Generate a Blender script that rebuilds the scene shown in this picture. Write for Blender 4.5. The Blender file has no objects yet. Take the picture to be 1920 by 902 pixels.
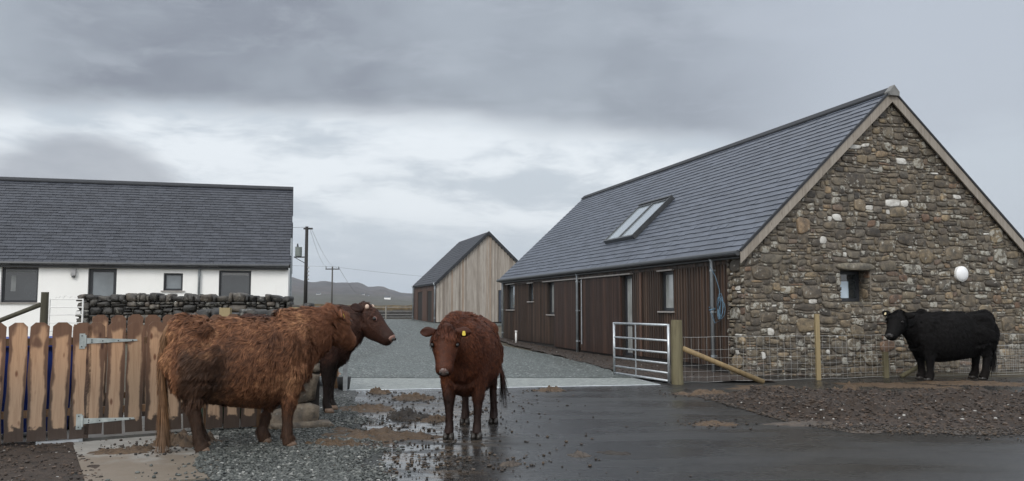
import bpy, math, random
import numpy as np
from mathutils import Vector, Matrix, noise as mnoise

R = math.radians
C = bpy.context.scene.collection
SC = bpy.context.scene
random.seed(11)
RNG = np.random.default_rng(5)

# ------------------------------------------------------------------ camera
F = 1550.0
cam = bpy.data.cameras.new('camera')
cam.sensor_width = 36; cam.lens = F / 1920 * 36
cam.clip_start = 0.1; cam.clip_end = 20000
camo = bpy.data.objects.new('camera', cam); C.objects.link(camo)
camo.location = (0, 0, 1.5)
camo.rotation_euler = (math.pi / 2 + math.atan(125 / F), 0, 0)
SC.camera = camo

# ------------------------------------------------------------------ view
SC.view_settings.view_transform = 'Standard'
SC.view_settings.look = 'None'
SC.view_settings.gamma = 1
SC.view_settings.exposure = 0.12
SC.view_settings.use_curve_mapping = False
SC.cycles.use_denoising = True
SC.cycles.max_bounces = 5
SC.cycles.diffuse_bounces = 3
SC.cycles.glossy_bounces = 3
SC.cycles.transparent_max_bounces = 6
SC.cycles.volume_bounces = 0

SUN_EL, SUN_ROT = R(38), R(205)      # behind the camera, a little to the left


# ------------------------------------------------------------------ node helper
class N:
    def __init__(s, nt):
        s.nt = nt
    def new(s, t, **kw):
        n = s.nt.nodes.new(t)
        for k, v in kw.items():
            setattr(n, k, v)
        return n
    def put(s, sock, v):
        if v is None:
            return
        if hasattr(v, 'is_linked') or isinstance(v, bpy.types.NodeSocket):
            s.nt.links.new(v, sock)
        else:
            if isinstance(v, (tuple, list)) and len(v) == 3 and sock.type == 'RGBA':
                v = (*v, 1)
            sock.default_value = v
    def coord(s, kind='Object'):
        return s.new('ShaderNodeTexCoord').outputs[kind]
    def geo(s, kind='Position'):
        return s.new('ShaderNodeNewGeometry').outputs[kind]
    def mapping(s, v, scale=(1, 1, 1), loc=(0, 0, 0), rot=(0, 0, 0)):
        m = s.new('ShaderNodeMapping')
        s.put(m.inputs['Vector'], v)
        m.inputs['Scale'].default_value = scale
        m.inputs['Location'].default_value = loc
        m.inputs['Rotation'].default_value = rot
        return m.outputs[0]
    def noise(s, v, scale=5, detail=3, rough=.55, dist=0, out='Fac'):
        n = s.new('ShaderNodeTexNoise')
        s.put(n.inputs['Vector'], v)
        s.put(n.inputs['Scale'], scale)
        n.inputs['Detail'].default_value = detail
        n.inputs['Roughness'].default_value = rough
        n.inputs['Distortion'].default_value = dist
        return n.outputs[out]
    def voro(s, v, scale=5, feature='F1', out='Distance', rnd=1):
        n = s.new('ShaderNodeTexVoronoi'); n.feature = feature
        s.put(n.inputs['Vector'], v)
        n.inputs['Scale'].default_value = scale
        n.inputs['Randomness'].default_value = rnd
        return n.outputs[out]
    def white(s, v):
        n = s.new('ShaderNodeTexWhiteNoise', noise_dimensions='1D')
        s.put(n.inputs['W'], v)
        return n.outputs['Value']
    def math(s, op, a, b=None, c=None, clamp=False):
        n = s.new('ShaderNodeMath', operation=op, use_clamp=clamp)
        s.put(n.inputs[0], a); s.put(n.inputs[1], b); s.put(n.inputs[2], c)
        return n.outputs[0]
    def vmath(s, op, a, b=None):
        n = s.new('ShaderNodeVectorMath', operation=op)
        s.put(n.inputs[0], a); s.put(n.inputs[1], b)
        return n.outputs[0]
    def sep(s, v):
        n = s.new('ShaderNodeSeparateXYZ'); s.put(n.inputs[0], v); return n.outputs
    def comb(s, x=0, y=0, z=0):
        n = s.new('ShaderNodeCombineXYZ')
        s.put(n.inputs[0], x); s.put(n.inputs[1], y); s.put(n.inputs[2], z)
        return n.outputs[0]
    def ramp(s, fac, stops, interp='LINEAR'):
        n = s.new('ShaderNodeValToRGB'); cr = n.color_ramp; cr.interpolation = interp
        while len(cr.elements) < len(stops):
            cr.elements.new(0.5)
        for e, (p, c) in zip(cr.elements, stops):
            e.position = p
            if isinstance(c, (int, float)):
                c = (c, c, c)
            e.color = (*c, 1)
        s.put(n.inputs[0], fac)
        return n.outputs[0]
    def step(s, v, lo, hi):
        n = s.new('ShaderNodeMapRange', interpolation_type='SMOOTHSTEP')
        s.put(n.inputs[0], v)
        n.inputs[1].default_value = lo; n.inputs[2].default_value = hi
        n.inputs[3].default_value = 0; n.inputs[4].default_value = 1
        return n.outputs[0]
    def mix(s, f, a, b, mode='MIX'):
        n = s.new('ShaderNodeMix', data_type='RGBA', blend_type=mode)
        n.clamp_factor = True
        s.put(n.inputs[0], f)
        ia = [i for i in n.inputs if i.name == 'A' and i.type == 'RGBA'][0]
        ib = [i for i in n.inputs if i.name == 'B' and i.type == 'RGBA'][0]
        s.put(ia, a); s.put(ib, b)
        return [o for o in n.outputs if o.type == 'RGBA'][0]
    def bump(s, h, strength=.5, dist=.01, normal=None):
        n = s.new('ShaderNodeBump')
        n.inputs['Strength'].default_value = strength
        n.inputs['Distance'].default_value = dist
        s.put(n.inputs['Height'], h)
        s.put(n.inputs['Normal'], normal)
        return n.outputs[0]


def material(name, base=(.5, .5, .5), rough=.6, metal=0, spec=.5):
    m = bpy.data.materials.new(name); m.use_nodes = True
    nt = m.node_tree
    b = nt.nodes['Principled BSDF']
    n = N(nt); n.b = b
    n.put(b.inputs['Base Color'], base)
    n.put(b.inputs['Roughness'], rough)
    n.put(b.inputs['Metallic'], metal)
    n.put(b.inputs['Specular IOR Level'], spec)
    return m, n


def noisy(name, c1, c2, scale=6, rough=.6, metal=0, bump=.2, bd=.004, detail=5, stretch=(1, 1, 1), spec=.5, rvar=.15):
    m, n = material(name, c1, rough, metal, spec)
    v = n.mapping(n.coord(), stretch)
    f = n.noise(v, scale, detail, .6)
    n.put(n.b.inputs['Base Color'], n.mix(n.step(f, .3, .7), c1, c2))
    f2 = n.noise(v, scale * 5, 4, .6)
    n.put(n.b.inputs['Roughness'], n.math('MULTIPLY_ADD', f, rvar * 2, rough - rvar))
    n.put(n.b.inputs['Normal'], n.bump(f2, bump, bd))
    return m


# ------------------------------------------------------------------ sky
w = bpy.data.worlds.new('World'); SC.world = w; w.use_nodes = True
nt = w.node_tree
n = N(nt)
bg = nt.nodes['Background']
bg.inputs['Strength'].default_value = 0.1
sky = n.new('ShaderNodeTexSky', sky_type='NISHITA', sun_disc=False, sun_elevation=SUN_EL, sun_rotation=SUN_ROT)
sky.air_density = 2.0; sky.dust_density = 3.0
d = n.vmath('NORMALIZE', n.coord('Generated'))
sx, sy, sz = n.sep(d)[:3]
# streaky cloud noise, stretched sideways
warp = n.noise(n.mapping(d, (2.2, 2.2, 5)), 1.0, 5, .55, out='Color')
dw = n.vmath('ADD', d, n.vmath('MULTIPLY', n.vmath('SUBTRACT', warp, (.5, .5, .5)), (.22, .22, .09)))
n1 = n.noise(n.mapping(dw, (2.0, 2.0, 7.5), loc=(1.7, .3, .4)), 1.0, 3, .5)
n2 = n.noise(n.mapping(dw, (5.0, 5.0, 19), loc=(4.2, 2.3, 1.4)), 1.0, 6, .6)
n3 = n.noise(n.mapping(dw, (3.0, 3.0, 4.0), loc=(7.2, .3, 3.4)), 1.4, 4, .5)
# elevation of the cloud base: dips towards the middle of the view
e = n.math('ADD', sz, n.math('MULTIPLY', n.math('SUBTRACT', n1, .5), .13))
e = n.math('ADD', e, n.math('MULTIPLY', n.math('SUBTRACT', n2, .5), .085))
e = n.math('ADD', e, n.math('MULTIPLY', n.step(sx, .08, .42), .05))
deck = n.step(e, .198, .25)                     # the dark deck overhead
bandc = n.mix(n.step(n2, .36, .58), (.55, .61, .68), (.81, .86, .912))
low = n.mix(n.step(e, .01, .13), (.55, .62, .695), bandc)
low = n.mix(n.step(sx, .10, .40), low, (.52, .575, .65))
deckc = n.mix(n.step(n3, .33, .68), (.235, .258, .312), (.37, .41, .47))
deckc = n.mix(n.math('MULTIPLY', n.step(n2, .47, .68), .45), deckc, (.46, .50, .565))
deckc = n.mix(n.step(sx, .1, .42), deckc, (.47, .515, .59))
cl = n.mix(deck, low, deckc)
# a low rounded cloud in front of the bright band, left of centre
dd = n.vmath('MULTIPLY', n.vmath('SUBTRACT', dw, (-.455, .87, .135)), (1.0, .45, 1.9))
ln = n.new('ShaderNodeVectorMath', operation='LENGTH'); n.put(ln.inputs[0], dd)
lump = n.math('SUBTRACT', 1.0, n.step(ln.outputs['Value'], .075, .125))
cl = n.mix(n.math('MULTIPLY', lump, .8), cl, (.37, .395, .45))
# unseen sky overhead and behind the camera, brightened to light the scene
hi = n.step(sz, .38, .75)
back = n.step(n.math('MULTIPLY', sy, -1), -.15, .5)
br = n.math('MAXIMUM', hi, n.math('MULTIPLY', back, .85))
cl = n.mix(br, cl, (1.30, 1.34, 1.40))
cl = n.mix(n.step(n.math('MULTIPLY', sz, -1), 0, .02), cl, (.3, .33, .37))
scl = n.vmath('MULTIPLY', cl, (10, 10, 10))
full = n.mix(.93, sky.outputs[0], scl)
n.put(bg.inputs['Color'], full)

sun = bpy.data.lights.new('sun', 'SUN'); sun.energy = 1.35; sun.angle = R(18); sun.color = (1, .97, .93)
suno = bpy.data.objects.new('sun', sun); C.objects.link(suno)
# Sky rotation is clockwise from +Y seen from above
sd = Vector((math.sin(SUN_ROT) * math.cos(SUN_EL), math.cos(SUN_ROT) * math.cos(SUN_EL), math.sin(SUN_EL)))
suno.rotation_euler = sd.to_track_quat('Z', 'Y').to_euler()


# ------------------------------------------------------------------ mesh helpers
def sm(a, b, x):
    t = min(1, max(0, (x - a) / (b - a))); return t * t * (3 - 2 * t)


def g(x, y):
    """height of the land: a yard that rises gently, higher garden ground to the left"""
    z = .46 * sm(28, 52, y)
    z += .58 * sm(13, 21, y) * sm(4.2, 7.5, -x) * (1 - sm(40, 56, y) * .75)
    return z


def fb(x, y, z=0, s=1.0):
    return mnoise.fractal(Vector((x * s, y * s, z * s)), 1.0, 2.0, 4)


class MB:
    """collects shapes into one mesh; a basis maps (u, z, n) to 3-D"""
    def __init__(s, O=(0, 0, 0), U=(1, 0, 0), W=(0, 0, 1), Nn=(0, -1, 0)):
        s.v = []; s.f = []
        s.O = Vector(O); s.U = Vector(U); s.W = Vector(W); s.N = Vector(Nn)
    def P(s, u, w_, n_):
        return s.O + s.U * u + s.W * w_ + s.N * n_
    def add(s, vs, fs):
        k = len(s.v)
        s.v.extend([tuple(p) for p in vs]); s.f.extend([tuple(i + k for i in q) for q in fs])
    def box(s, u0, u1, w0, w1, n0, n1):
        P = s.P
        s.add([P(u0, w0, n0), P(u1, w0, n0), P(u1, w1, n0), P(u0, w1, n0),
               P(u0, w0, n1), P(u1, w0, n1), P(u1, w1, n1), P(u0, w1, n1)],
              [(0, 3, 2, 1), (4, 5, 6, 7), (0, 1, 5, 4), (1, 2, 6, 5), (2, 3, 7, 6), (3, 0, 4, 7)])
        return s
    def prism(s, poly, n0, n1):
        k = len(poly)
        s.add([s.P(u, w_, n0) for u, w_ in poly] + [s.P(u, w_, n1) for u, w_ in poly],
              [tuple(range(k - 1, -1, -1)), tuple(range(k, 2 * k))] +
              [(i, (i + 1) % k, k + (i + 1) % k, k + i) for i in range(k)])
        return s
    def tube(s, pts, r, seg=8, cap=True, flat=1.0):
        pts = [Vector(p) for p in pts]
        rs = r if isinstance(r, (list, tuple)) else [r] * len(pts)
        vs = []; fs = []
        up = None
        for i, p in enumerate(pts):
            t = (pts[min(i + 1, len(pts) - 1)] - pts[max(i - 1, 0)])
            t.normalize()
            if up is None:
                up = Vector((0, 0, 1)) if abs(t.z) < .9 else Vector((1, 0, 0))
            a = t.cross(up); a.normalize()
            b_ = a.cross(t); b_.normalize(); up = b_
            for k in range(seg):
                th = 2 * math.pi * k / seg
                vs.append(p + a * math.cos(th) * rs[i] * flat + b_ * math.sin(th) * rs[i])
        for i in range(len(pts) - 1):
            for k in range(seg):
                k2 = (k + 1) % seg
                fs.append((i * seg + k, i * seg + k2, (i + 1) * seg + k2, (i + 1) * seg + k))
        if cap:
            fs.append(tuple(range(seg - 1, -1, -1)))
            fs.append(tuple((len(pts) - 1) * seg + k for k in range(seg)))
        s.add(vs, fs)
        return s
    def ell(s, c, r, seg=12, rings=8, M=None):
        vs = []; fs = []
        for i in range(rings + 1):
            ph = math.pi * i / rings
            for k in range(seg):
                th = 2 * math.pi * k / seg
                v = Vector((r[0] * math.sin(ph) * math.cos(th), r[1] * math.sin(ph) * math.sin(th), r[2] * math.cos(ph)))
                if M: v = M @ v
                vs.append(Vector(c) + v)
        for i in range(rings):
            for k in range(seg):
                k2 = (k + 1) % seg
                fs.append((i * seg + k, (i + 1) * seg + k, (i + 1) * seg + k2, i * seg + k2))
        s.add(vs, fs)
        return s
    def build(s, name, mat, parent=None, smooth=False, org=None):
        me = bpy.data.meshes.new(name)
        v = s.v
        if org is not None:
            ox, oy, oz = org
            v = [(a - ox, b - oy, c - oz) for a, b, c in v]
        me.from_pydata(v, [], s.f)
        if smooth:
            me.polygons.foreach_set('use_smooth', [True] * len(me.polygons))
        me.materials.append(mat)
        o = bpy.data.objects.new(name, me); C.objects.link(o)
        if org is not None:
            o.location = org
        if parent is not None:
            o.parent = parent
        return o


def raw(name, V, Fq, mat, parent=None, smooth=False):
    """fast numpy mesh: V (n,3); Fq list of index arrays with equal widths"""
    me = bpy.data.meshes.new(name)
    me.vertices.add(len(V)); me.vertices.foreach_set('co', np.ascontiguousarray(V, np.float32).ravel())
    loops = np.concatenate([f.ravel() for f in Fq]).astype(np.int32)
    tot = np.concatenate([np.full(len(f), f.shape[1]) for f in Fq]).astype(np.int32)
    start = np.concatenate([[0], np.cumsum(tot)[:-1]]).astype(np.int32)
    me.loops.add(len(loops)); me.loops.foreach_set('vertex_index', loops)
    me.polygons.add(len(tot)); me.polygons.foreach_set('loop_start', start)
    me.polygons.foreach_set('use_smooth', np.full(len(tot), smooth))
    me.update(calc_edges=True); me.validate()
    me.materials.append(mat)
    o = bpy.data.objects.new(name, me); C.objects.link(o)
    if parent is not None: o.parent = parent
    return o


def thing(name, label, cat, loc=(0, 0, 0), rz=0, group=None):
    o = bpy.data.objects.new(name, None); C.objects.link(o)
    o.empty_display_size = .2
    o.location = loc; o.rotation_euler = (0, 0, rz)
    return tag(o, label, cat, group)


def tag(o, label=None, cat=None, group=None, kind=None):
    if label: o['label'] = label
    if cat: o['category'] = cat
    if group: o['group'] = group
    if kind: o['kind'] = kind
    return o


def structure(o):
    o['kind'] = 'structure'; return o


def stuff(o, label, cat):
    o['kind'] = 'stuff'; o['label'] = label; o['category'] = cat; return o


# ------------------------------------------------------------------ materials
def stone_mat(name, ramp_stops, lichen=.5, white=.06, wet=.0, scale=1.0):
    m, n = material(name, rough=.75)
    v = n.coord()
    r = n.geo('Random Per Island')
    r2 = n.white(n.math('MULTIPLY', r, 91.7))
    base = n.ramp(r, ramp_stops)
    f = n.noise(v, 7 * scale, 6, .65)
    base = n.mix(n.step(f, .3, .72), n.mix(1, base, (.42, .42, .44), 'MULTIPLY'), n.mix(1, base, (1.25, 1.2, 1.12), 'MULTIPLY'))
    f3 = n.noise(v, 38 * scale, 4, .7)
    base = n.mix(n.math('MULTIPLY', n.step(f3, .4, .7), .5), base, n.mix(1, base, (.5, .5, .5), 'MULTIPLY'))
    lf = n.noise(n.mapping(v, loc=(3.3, 1.2, 5)), 9 * scale, 5, .7)
    lf = n.math('ADD', lf, n.math('MULTIPLY', n.step(r2, .55, 1), .13))
    lm = n.math('MULTIPLY', n.step(lf, .62 - .05 * lichen, .70 - .05 * lichen), min(1, lichen * 1.3))
    base = n.mix(lm, base, (.40, .39, .34))
    base = n.mix(n.step(r2, 1 - white, 1 - white + .004), base, n.mix(n.step(f, .35, .6), (.40, .38, .34), (.62, .61, .57)))
    ms = n.noise(v, 1.1, 4, .6)
    base = n.mix(n.math('MULTIPLY', n.step(ms, .5, .7), .45), base, n.mix(1, base, (.45, .46, .42), 'MULTIPLY'))
    n.put(n.b.inputs['Base Color'], base)
    n.put(n.b.inputs['Roughness'], n.math('MULTIPLY_ADD', f, .4, .45 - wet))
    h = n.math('ADD', n.math('MULTIPLY', f, .7), n.math('MULTIPLY', f3, .3))
    n.put(n.b.inputs['Normal'], n.bump(h, .8, .03))
    return m


M_GABLE = stone_mat('rubble_stone', [(0, (.066, .058, .049)), (.20, (.125, .104, .078)), (.42, (.18, .15, .108)), (.58, (.145, .131, .106)), (.72, (.215, .172, .112)),
                                     (.84, (.15, .137, .116)), (.90, (.185, .118, .08)), (.95, (.30, .235, .15)), (1, (.10, .09, .078))], .58, .028)
M_DRY = stone_mat('dry_stone', [(0, (.018, .018, .017)), (.5, (.042, .040, .036)), (.85, (.078, .072, .062)), (1, (.12, .10, .08))], .28, .0, .1)
M_PIER = stone_mat('pale_block_stone', [(0, (.10, .088, .07)), (.6, (.18, .15, .115)), (1, (.24, .21, .165))], .3, .0)
m, n = material('mortar', rough=.9)
f = n.noise(n.coord(), 14, 6, .7)
f2 = n.noise(n.coord(), 1.3, 4, .6)
n.put(n.b.inputs['Base Color'], n.mix(n.step(f2, .3, .7), n.mix(f, (.075, .066, .054), (.18, .155, .125)), n.mix(f, (.11, .097, .08), (.235, .205, .165))))
n.put(n.b.inputs['Normal'], n.bump(f, .9, .02))
M_MORTAR = m


def slate_mat(name, a, b, rough=.42):
    m, n = material(name, rough=rough)
    r = n.geo('Random Per Island')
    r2 = n.white(n.math('MULTIPLY', r, 77.7))
    v = n.coord()
    f = n.noise(v, 9, 5, .65)
    big = n.noise(v, .7, 3, .5)
    c = n.mix(r2, a, b)
    c = n.mix(n.math('MULTIPLY', n.step(f, .45, .75), .35), c, n.mix(1, c, (1.7, 1.7, 1.65), 'MULTIPLY'))
    c = n.mix(n.math('MULTIPLY', n.step(big, .4, .7), .3), c, n.mix(1, c, (.65, .65, .7), 'MULTIPLY'))
    n.put(n.b.inputs['Base Color'], c)
    n.put(n.b.inputs['Roughness'], n.math('ADD', n.math('MULTIPLY', r2, .07), n.math('MULTIPLY_ADD', f, .14, rough - .09)))
    n.put(n.b.inputs['Normal'], n.bump(n.noise(v, 22, 4, .6), .35, .006))
    return m


M_SLATE = slate_mat('barn_slate', (.058, .068, .088), (.088, .102, .130), .40)
M_SLATE2 = slate_mat('house_slate', (.016, .019, .027), (.040, .045, .057), .48)
M_SLATE3 = slate_mat('cabin_slate', (.02, .023, .03), (.032, .036, .045), .5)
M_RIDGE = noisy('ridge_metal', (.014, .016, .02), (.026, .029, .034), 4, .75)


def board_mat(name, stops, grain=.5, rough=.6, wet=0.0, base=None):
    m, n = material(name, rough=rough)
    v = n.coord()
    r = n.geo('Random Per Island')
    r2 = n.white(n.math('MULTIPLY', r, 31.3))
    off = n.comb(n.math('MULTIPLY', r, 13.0), n.math('MULTIPLY', r2, 7.0), n.math('MULTIPLY', r2, 29.0))
    vv = n.vmath('ADD', v, off)
    gr = n.noise(n.mapping(vv, (26, 26, 1.1)), 1.0, 5, .6, 1.0)
    bl = n.noise(n.mapping(vv, (3, 3, .8)), 1.0, 4, .6)
    c = n.ramp(r2, stops)
    c = n.mix(n.math('MULTIPLY', n.step(gr, .35, .75), grain), c, n.mix(1, c, (.40, .36, .33), 'MULTIPLY'))
    c = n.mix(n.math('MULTIPLY', n.step(bl, .35, .7), .5), c, n.mix(1, c, (.60, .57, .53), 'MULTIPLY'))
    kn = n.voro(n.mapping(vv, (6, 6, 1.6)), 1.0)
    c = n.mix(n.math('MULTIPLY', n.math('SUBTRACT', 1, n.step(kn, .03, .09)), .6), c, n.mix(1, c, (.35, .28, .25), 'MULTIPLY'))
    if wet:
        z = n.sep(v)[2]
        wn = n.noise(n.mapping(v, (5, 5, 1.5)), 1.0, 4, .6)
        wm = n.math('SUBTRACT', 1, n.step(n.math('ADD', z, n.math('MULTIPLY', wn, -wet)), -wet * .4, wet * .3))
        c = n.mix(n.math('MULTIPLY', wm, .5), c, n.mix(1, c, (.45, .45, .45), 'MULTIPLY'))
    n.put(n.b.inputs['Base Color'], c)
    n.put(n.b.inputs['Roughness'], n.math('MULTIPLY_ADD', bl, .3, rough - .15))
    n.put(n.b.inputs['Normal'], n.bump(gr, .4, .003))
    return m


M_CLAD = board_mat('dark_larch', [(0, (.032, .021, .016)), (.5, (.052, .033, .023)), (.8, (.076, .045, .030)), (1, (.105, .068, .048))], .6, .55, .7)
M_SLAT = board_mat('slatted_shutter_wood', [(0, (.028, .016, .012)), (.6, (.056, .030, .021)), (1, (.084, .045, .030))], .5, .5)
M_LARCH = board_mat('weathered_larch', [(0, (.27, .235, .20)), (.35, (.37, .335, .295)), (.85, (.44, .405, .36)), (1, (.33, .25, .185))], .45, .7)
M_BARGE = board_mat('weathered_barge', [(0, (.28, .25, .21)), (1, (.33, .295, .25))], .55, .65)
M_POSTW = board_mat('treated_timber', [(0, (.26, .20, .10)), (1, (.31, .245, .13))], .4, .7)
M_LEDGE = noisy('pale_flashing', (.25, .23, .21), (.35, .33, .31), 8, .5)
M_BACK = noisy('dark_backing', (.012, .010, .009), (.02, .016, .013), 8, .8)
M_RENDER = None
m, n = material('white_render', rough=.85)
f = n.noise(n.coord(), 1.2, 5, .6)
f2 = n.noise(n.coord(), 60, 3, .6)
z = n.sep(n.coord())[2]
st = n.noise(n.mapping(n.coord(), (7, 7, .5)), 1, 4, .6)
c = n.mix(n.step(f, .3, .7), (.85, .85, .82), (.89, .89, .86))
c = n.mix(n.math('MULTIPLY', n.step(st, .55, .8), .18), c, (.55, .55, .50))
n.put(n.b.inputs['Base Color'], c)
n.put(n.b.inputs['Normal'], n.bump(f2, .3, .004))
M_RENDER = m
M_FRAME = noisy('grey_window_frame', (.022, .024, .028), (.03, .033, .038), 6, .4)
M_GUT = noisy('dark_gutter', (.03, .033, .036), (.05, .053, .056), 6, .4)
M_GALV = noisy('galvanised_steel', (.42, .45, .47), (.58, .61, .63), 12, .42, .75, .15, .002)
M_PIPE = noisy('zinc_downpipe', (.28, .31, .33), (.38, .41, .43), 5, .45, .55, .1, .002)
M_WHITEP = noisy('white_paint', (.7, .7, .68), (.8, .8, .78), 8, .5)
M_BOX = noisy('lamp_grey', (.3, .3, .3), (.38, .38, .38), 8, .5)

def glass_mat(name, col, rough=.04, spec=.6):
    m, n = material(name, col, rough, 0, spec)
    f = n.noise(n.mapping(n.coord(), (1, 1, 1)), 1.4, 3, .5)
    n.put(n.b.inputs['Base Color'], n.mix(n.step(f, .3, .7), tuple(x * .75 for x in col), tuple(x * 1.2 for x in col)))
    n.put(n.b.inputs['Normal'], n.bump(f, .08, .02))
    n.b.inputs['Coat Weight'].default_value = .6
    n.b.inputs['Coat Roughness'].default_value = .03
    return m
M_GLASSD = glass_mat('dark_glass', (.02, .024, .026))
M_GLASSG = glass_mat('grey_glass', (.13, .15, .16))
M_BLIND = glass_mat('glass_with_blind', (.30, .31, .30))
M_BLIND2 = glass_mat('bright_glass', (.42, .52, .60))
m, n = material('skylight_glass', (.36, .41, .44), .08, 0, .9)
n.b.inputs['Coat Weight'].default_value = 1.0; n.b.inputs['Coat IOR'].default_value = 2.0; n.b.inputs['Coat Roughness'].default_value = .04
M_SKYL = m


# ------------------------------------------------------------------ ground
def wet_ground():
    m, n = material('wet_asphalt', rough=.4)
    p = n.geo('Position')
    x, y, z = n.sep(p)[:3]
    fine = n.math('ADD', n.math('MULTIPLY', n.noise(p, 90, 3, .7), .6), n.math('MULTIPLY', n.sep(n.voro(p, 55, out='Color'))[0], .4))
    mid = n.noise(p, 3.2, 6, .62)
    big = n.noise(n.mapping(p, (.35, .9, 1)), 1.0, 4, .55)
    tr = n.noise(n.mapping(p, (.25, 2.4, 1), rot=(0, 0, R(-12))), 1.0, 5, .6)
    c = n.mix(n.step(fine, .2, .85), (.008, .0083, .0083), (.033, .033, .032))
    c = n.mix(n.math('MULTIPLY', n.step(tr, .45, .7), .35), c, n.mix(1, c, (1.8, 1.75, 1.65), 'MULTIPLY'))
    c = n.mix(n.math('MULTIPLY', n.step(mid, .45, .7), .5), c, (.028, .026, .024))
    # tan mud film trodden onto the road round the animal and by the verge
    near = n.math('MULTIPLY', n.step(n.math('MULTIPLY', x, -1), -.3, 1.0), n.step(n.math('MULTIPLY', y, -1), -15.0, -12.0))
    mud = n.noise(n.mapping(p, (1.0, 2.2, 1), loc=(2, 7, 0)), 1.6, 6, .7)
    mm = n.math('MULTIPLY', n.step(mud, .47, .60), near)
    c = n.mix(n.math('MULTIPLY', mm, .8), c, n.mix(mid, (.055, .038, .026), (.13, .095, .062)))
    n.put(n.b.inputs['Base Color'], c)
    pud = n.noise(n.mapping(p, (.7, 2.6, 1), loc=(.4, 3.3, 0)), 1.3, 5, .6)
    zone = n.math('MULTIPLY', n.step(n.math('MULTIPLY', x, -1), -.5, .9), n.step(n.math('MULTIPLY', y, -1), -13.5, -10.5))
    pm = n.math('MULTIPLY', n.step(pud, .43, .52), zone)
    wetm = n.step(n.math('ADD', n.math('MULTIPLY', big, .7), n.math('MULTIPLY', tr, .3)), .36, .60)
    r0 = n.math('MULTIPLY_ADD', wetm, -.24, .44)
    rr = n.math('ADD', n.math('MULTIPLY', r0, n.math('SUBTRACT', 1, pm)), n.math('MULTIPLY', pm, .06))
    n.put(n.b.inputs['Roughness'], rr)
    hh = n.math('MULTIPLY', fine, n.math('SUBTRACT', 1, n.math('MULTIPLY', pm, .93)))
    b1 = n.bump(hh, .5, .006)
    n.put(n.b.inputs['Normal'], n.bump(n.noise(n.mapping(p, (3, 9, 1)), 1.5, 4, .6), .16, .02, b1))
    return m


def soil_mat(name, a, b, c3, scale=9, white=.0, rough=.75):
    m, n = material(name, rough=rough)
    p = n.geo('Position')
    f = n.noise(p, scale, 8, .7)
    f2 = n.noise(p, 1.3, 4, .6)
    f3 = n.noise(p, scale * 7, 3, .6)
    c = n.mix(n.step(f, .3, .7), a, b)
    c = n.mix(n.math('MULTIPLY', n.step(f2, .42, .7), .7), c, c3)
    c = n.mix(n.step(f3, .55, .75), c, n.mix(1, c, (.4, .4, .4), 'MULTIPLY'))
    if white:
        vd = n.voro(p, 13)
        vc = n.voro(p, 13, out='Color')
        k = n.math('MULTIPLY', n.math('LESS_THAN', vd, .16), n.math('LESS_THAN', n.sep(vc)[0], white))
        c = n.mix(k, c, (.42, .42, .40))
    n.put(n.b.inputs['Base Color'], c)
    n.put(n.b.inputs['Roughness'], n.math('MULTIPLY_ADD', f2, .35, rough - .25))
    n.put(n.b.inputs['Normal'], n.bump(n.math('ADD', f, n.math('MULTIPLY', f3, .3)), .9, .03))
    return m


def gravel_mat(name, lo, hi, scale=34):
    m, n = material(name, rough=.7)
    p = n.geo('Position')
    col = n.voro(p, scale, out='Color')
    r = n.sep(col)[0]
    d_ = n.voro(p, scale)
    big = n.noise(n.mapping(p, (.25, .9, 1)), 1.0, 4, .6)
    c = n.mix(r, lo, hi)
    c = n.mix(n.step(d_, .35, .75), c, tuple(x * .3 for x in lo))
    c = n.mix(n.math('MULTIPLY', n.step(big, .4, .7), .4), c, n.mix(1, c, (.66, .64, .6), 'MULTIPLY'))
    sp = n.noise(n.mapping(p, (6, 2.2, 1)), 1.6, 5, .75)
    c = n.mix(n.math('MULTIPLY', n.step(sp, .45, .62), .55), c, n.mix(1, c, (.5, .5, .5), 'MULTIPLY'))
    tk = n.noise(n.mapping(p, (1.1, .09, 1), rot=(0, 0, R(-14))), 1.0, 4, .6)
    c = n.mix(n.math('MULTIPLY', n.step(tk, .5, .68), .5), c, n.mix(1, c, (.55, .53, .48), 'MULTIPLY'))
    c = n.mix(n.math('LESS_THAN', n.sep(col)[1], .03), c, (.4, .42, .40))
    n.put(n.b.inputs['Base Color'], c)
    n.put(n.b.inputs['Roughness'], n.math('MULTIPLY_ADD', n.sep(col)[2], .4, .4))
    n.put(n.b.inputs['Normal'], n.bump(n.math('SUBTRACT', 1, d_), 1.0, .02))
    return m


M_ROAD = wet_ground()
M_MOOR = soil_mat('moor_grass', (.035, .028, .017), (.075, .06, .03), (.055, .045, .022), 2.5)
M_SOIL = soil_mat('wet_soil', (.013, .009, .0066), (.056, .037, .025), (.034, .022, .015), 11, .10, .85)
M_VERGE = soil_mat('tan_mud', (.035, .028, .022), (.095, .070, .050), (.045, .035, .027), 7, 0, .6)
M_DUNG = soil_mat('brown_dung', (.055, .034, .018), (.11, .068, .034), (.075, .046, .024), 14, 0, .65)
M_DUNGD = soil_mat('dark_dung', (.016, .012, .009), (.035, .026, .018), (.025, .018, .013), 14, 0, .5)
M_YARD = gravel_mat('yard_gravel', (.075, .092, .088), (.18, .21, .20), 26)
M_GRAVB = gravel_mat('gravel_bed', (.03, .034, .032), (.075, .082, .078), 40)
m, n = material('concrete', rough=.7)
p = n.geo('Position')
f = n.noise(p, 5, 7, .65); f2 = n.noise(n.mapping(p, loc=(3, 1, 0)), 1.7, 6, .65)
c = n.mix(n.step(f, .3, .7), (.21, .205, .19), (.29, .285, .265))
yy = n.sep(p)[1]
ms = n.step(n.math('ADD', n.math('MULTIPLY', f2, .9), n.math('MULTIPLY', n.math('SUBTRACT', 9.1, yy), .28)), .52, .78)
c = n.mix(n.math('MULTIPLY', ms, .8), c, (.14, .108, .075))
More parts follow.
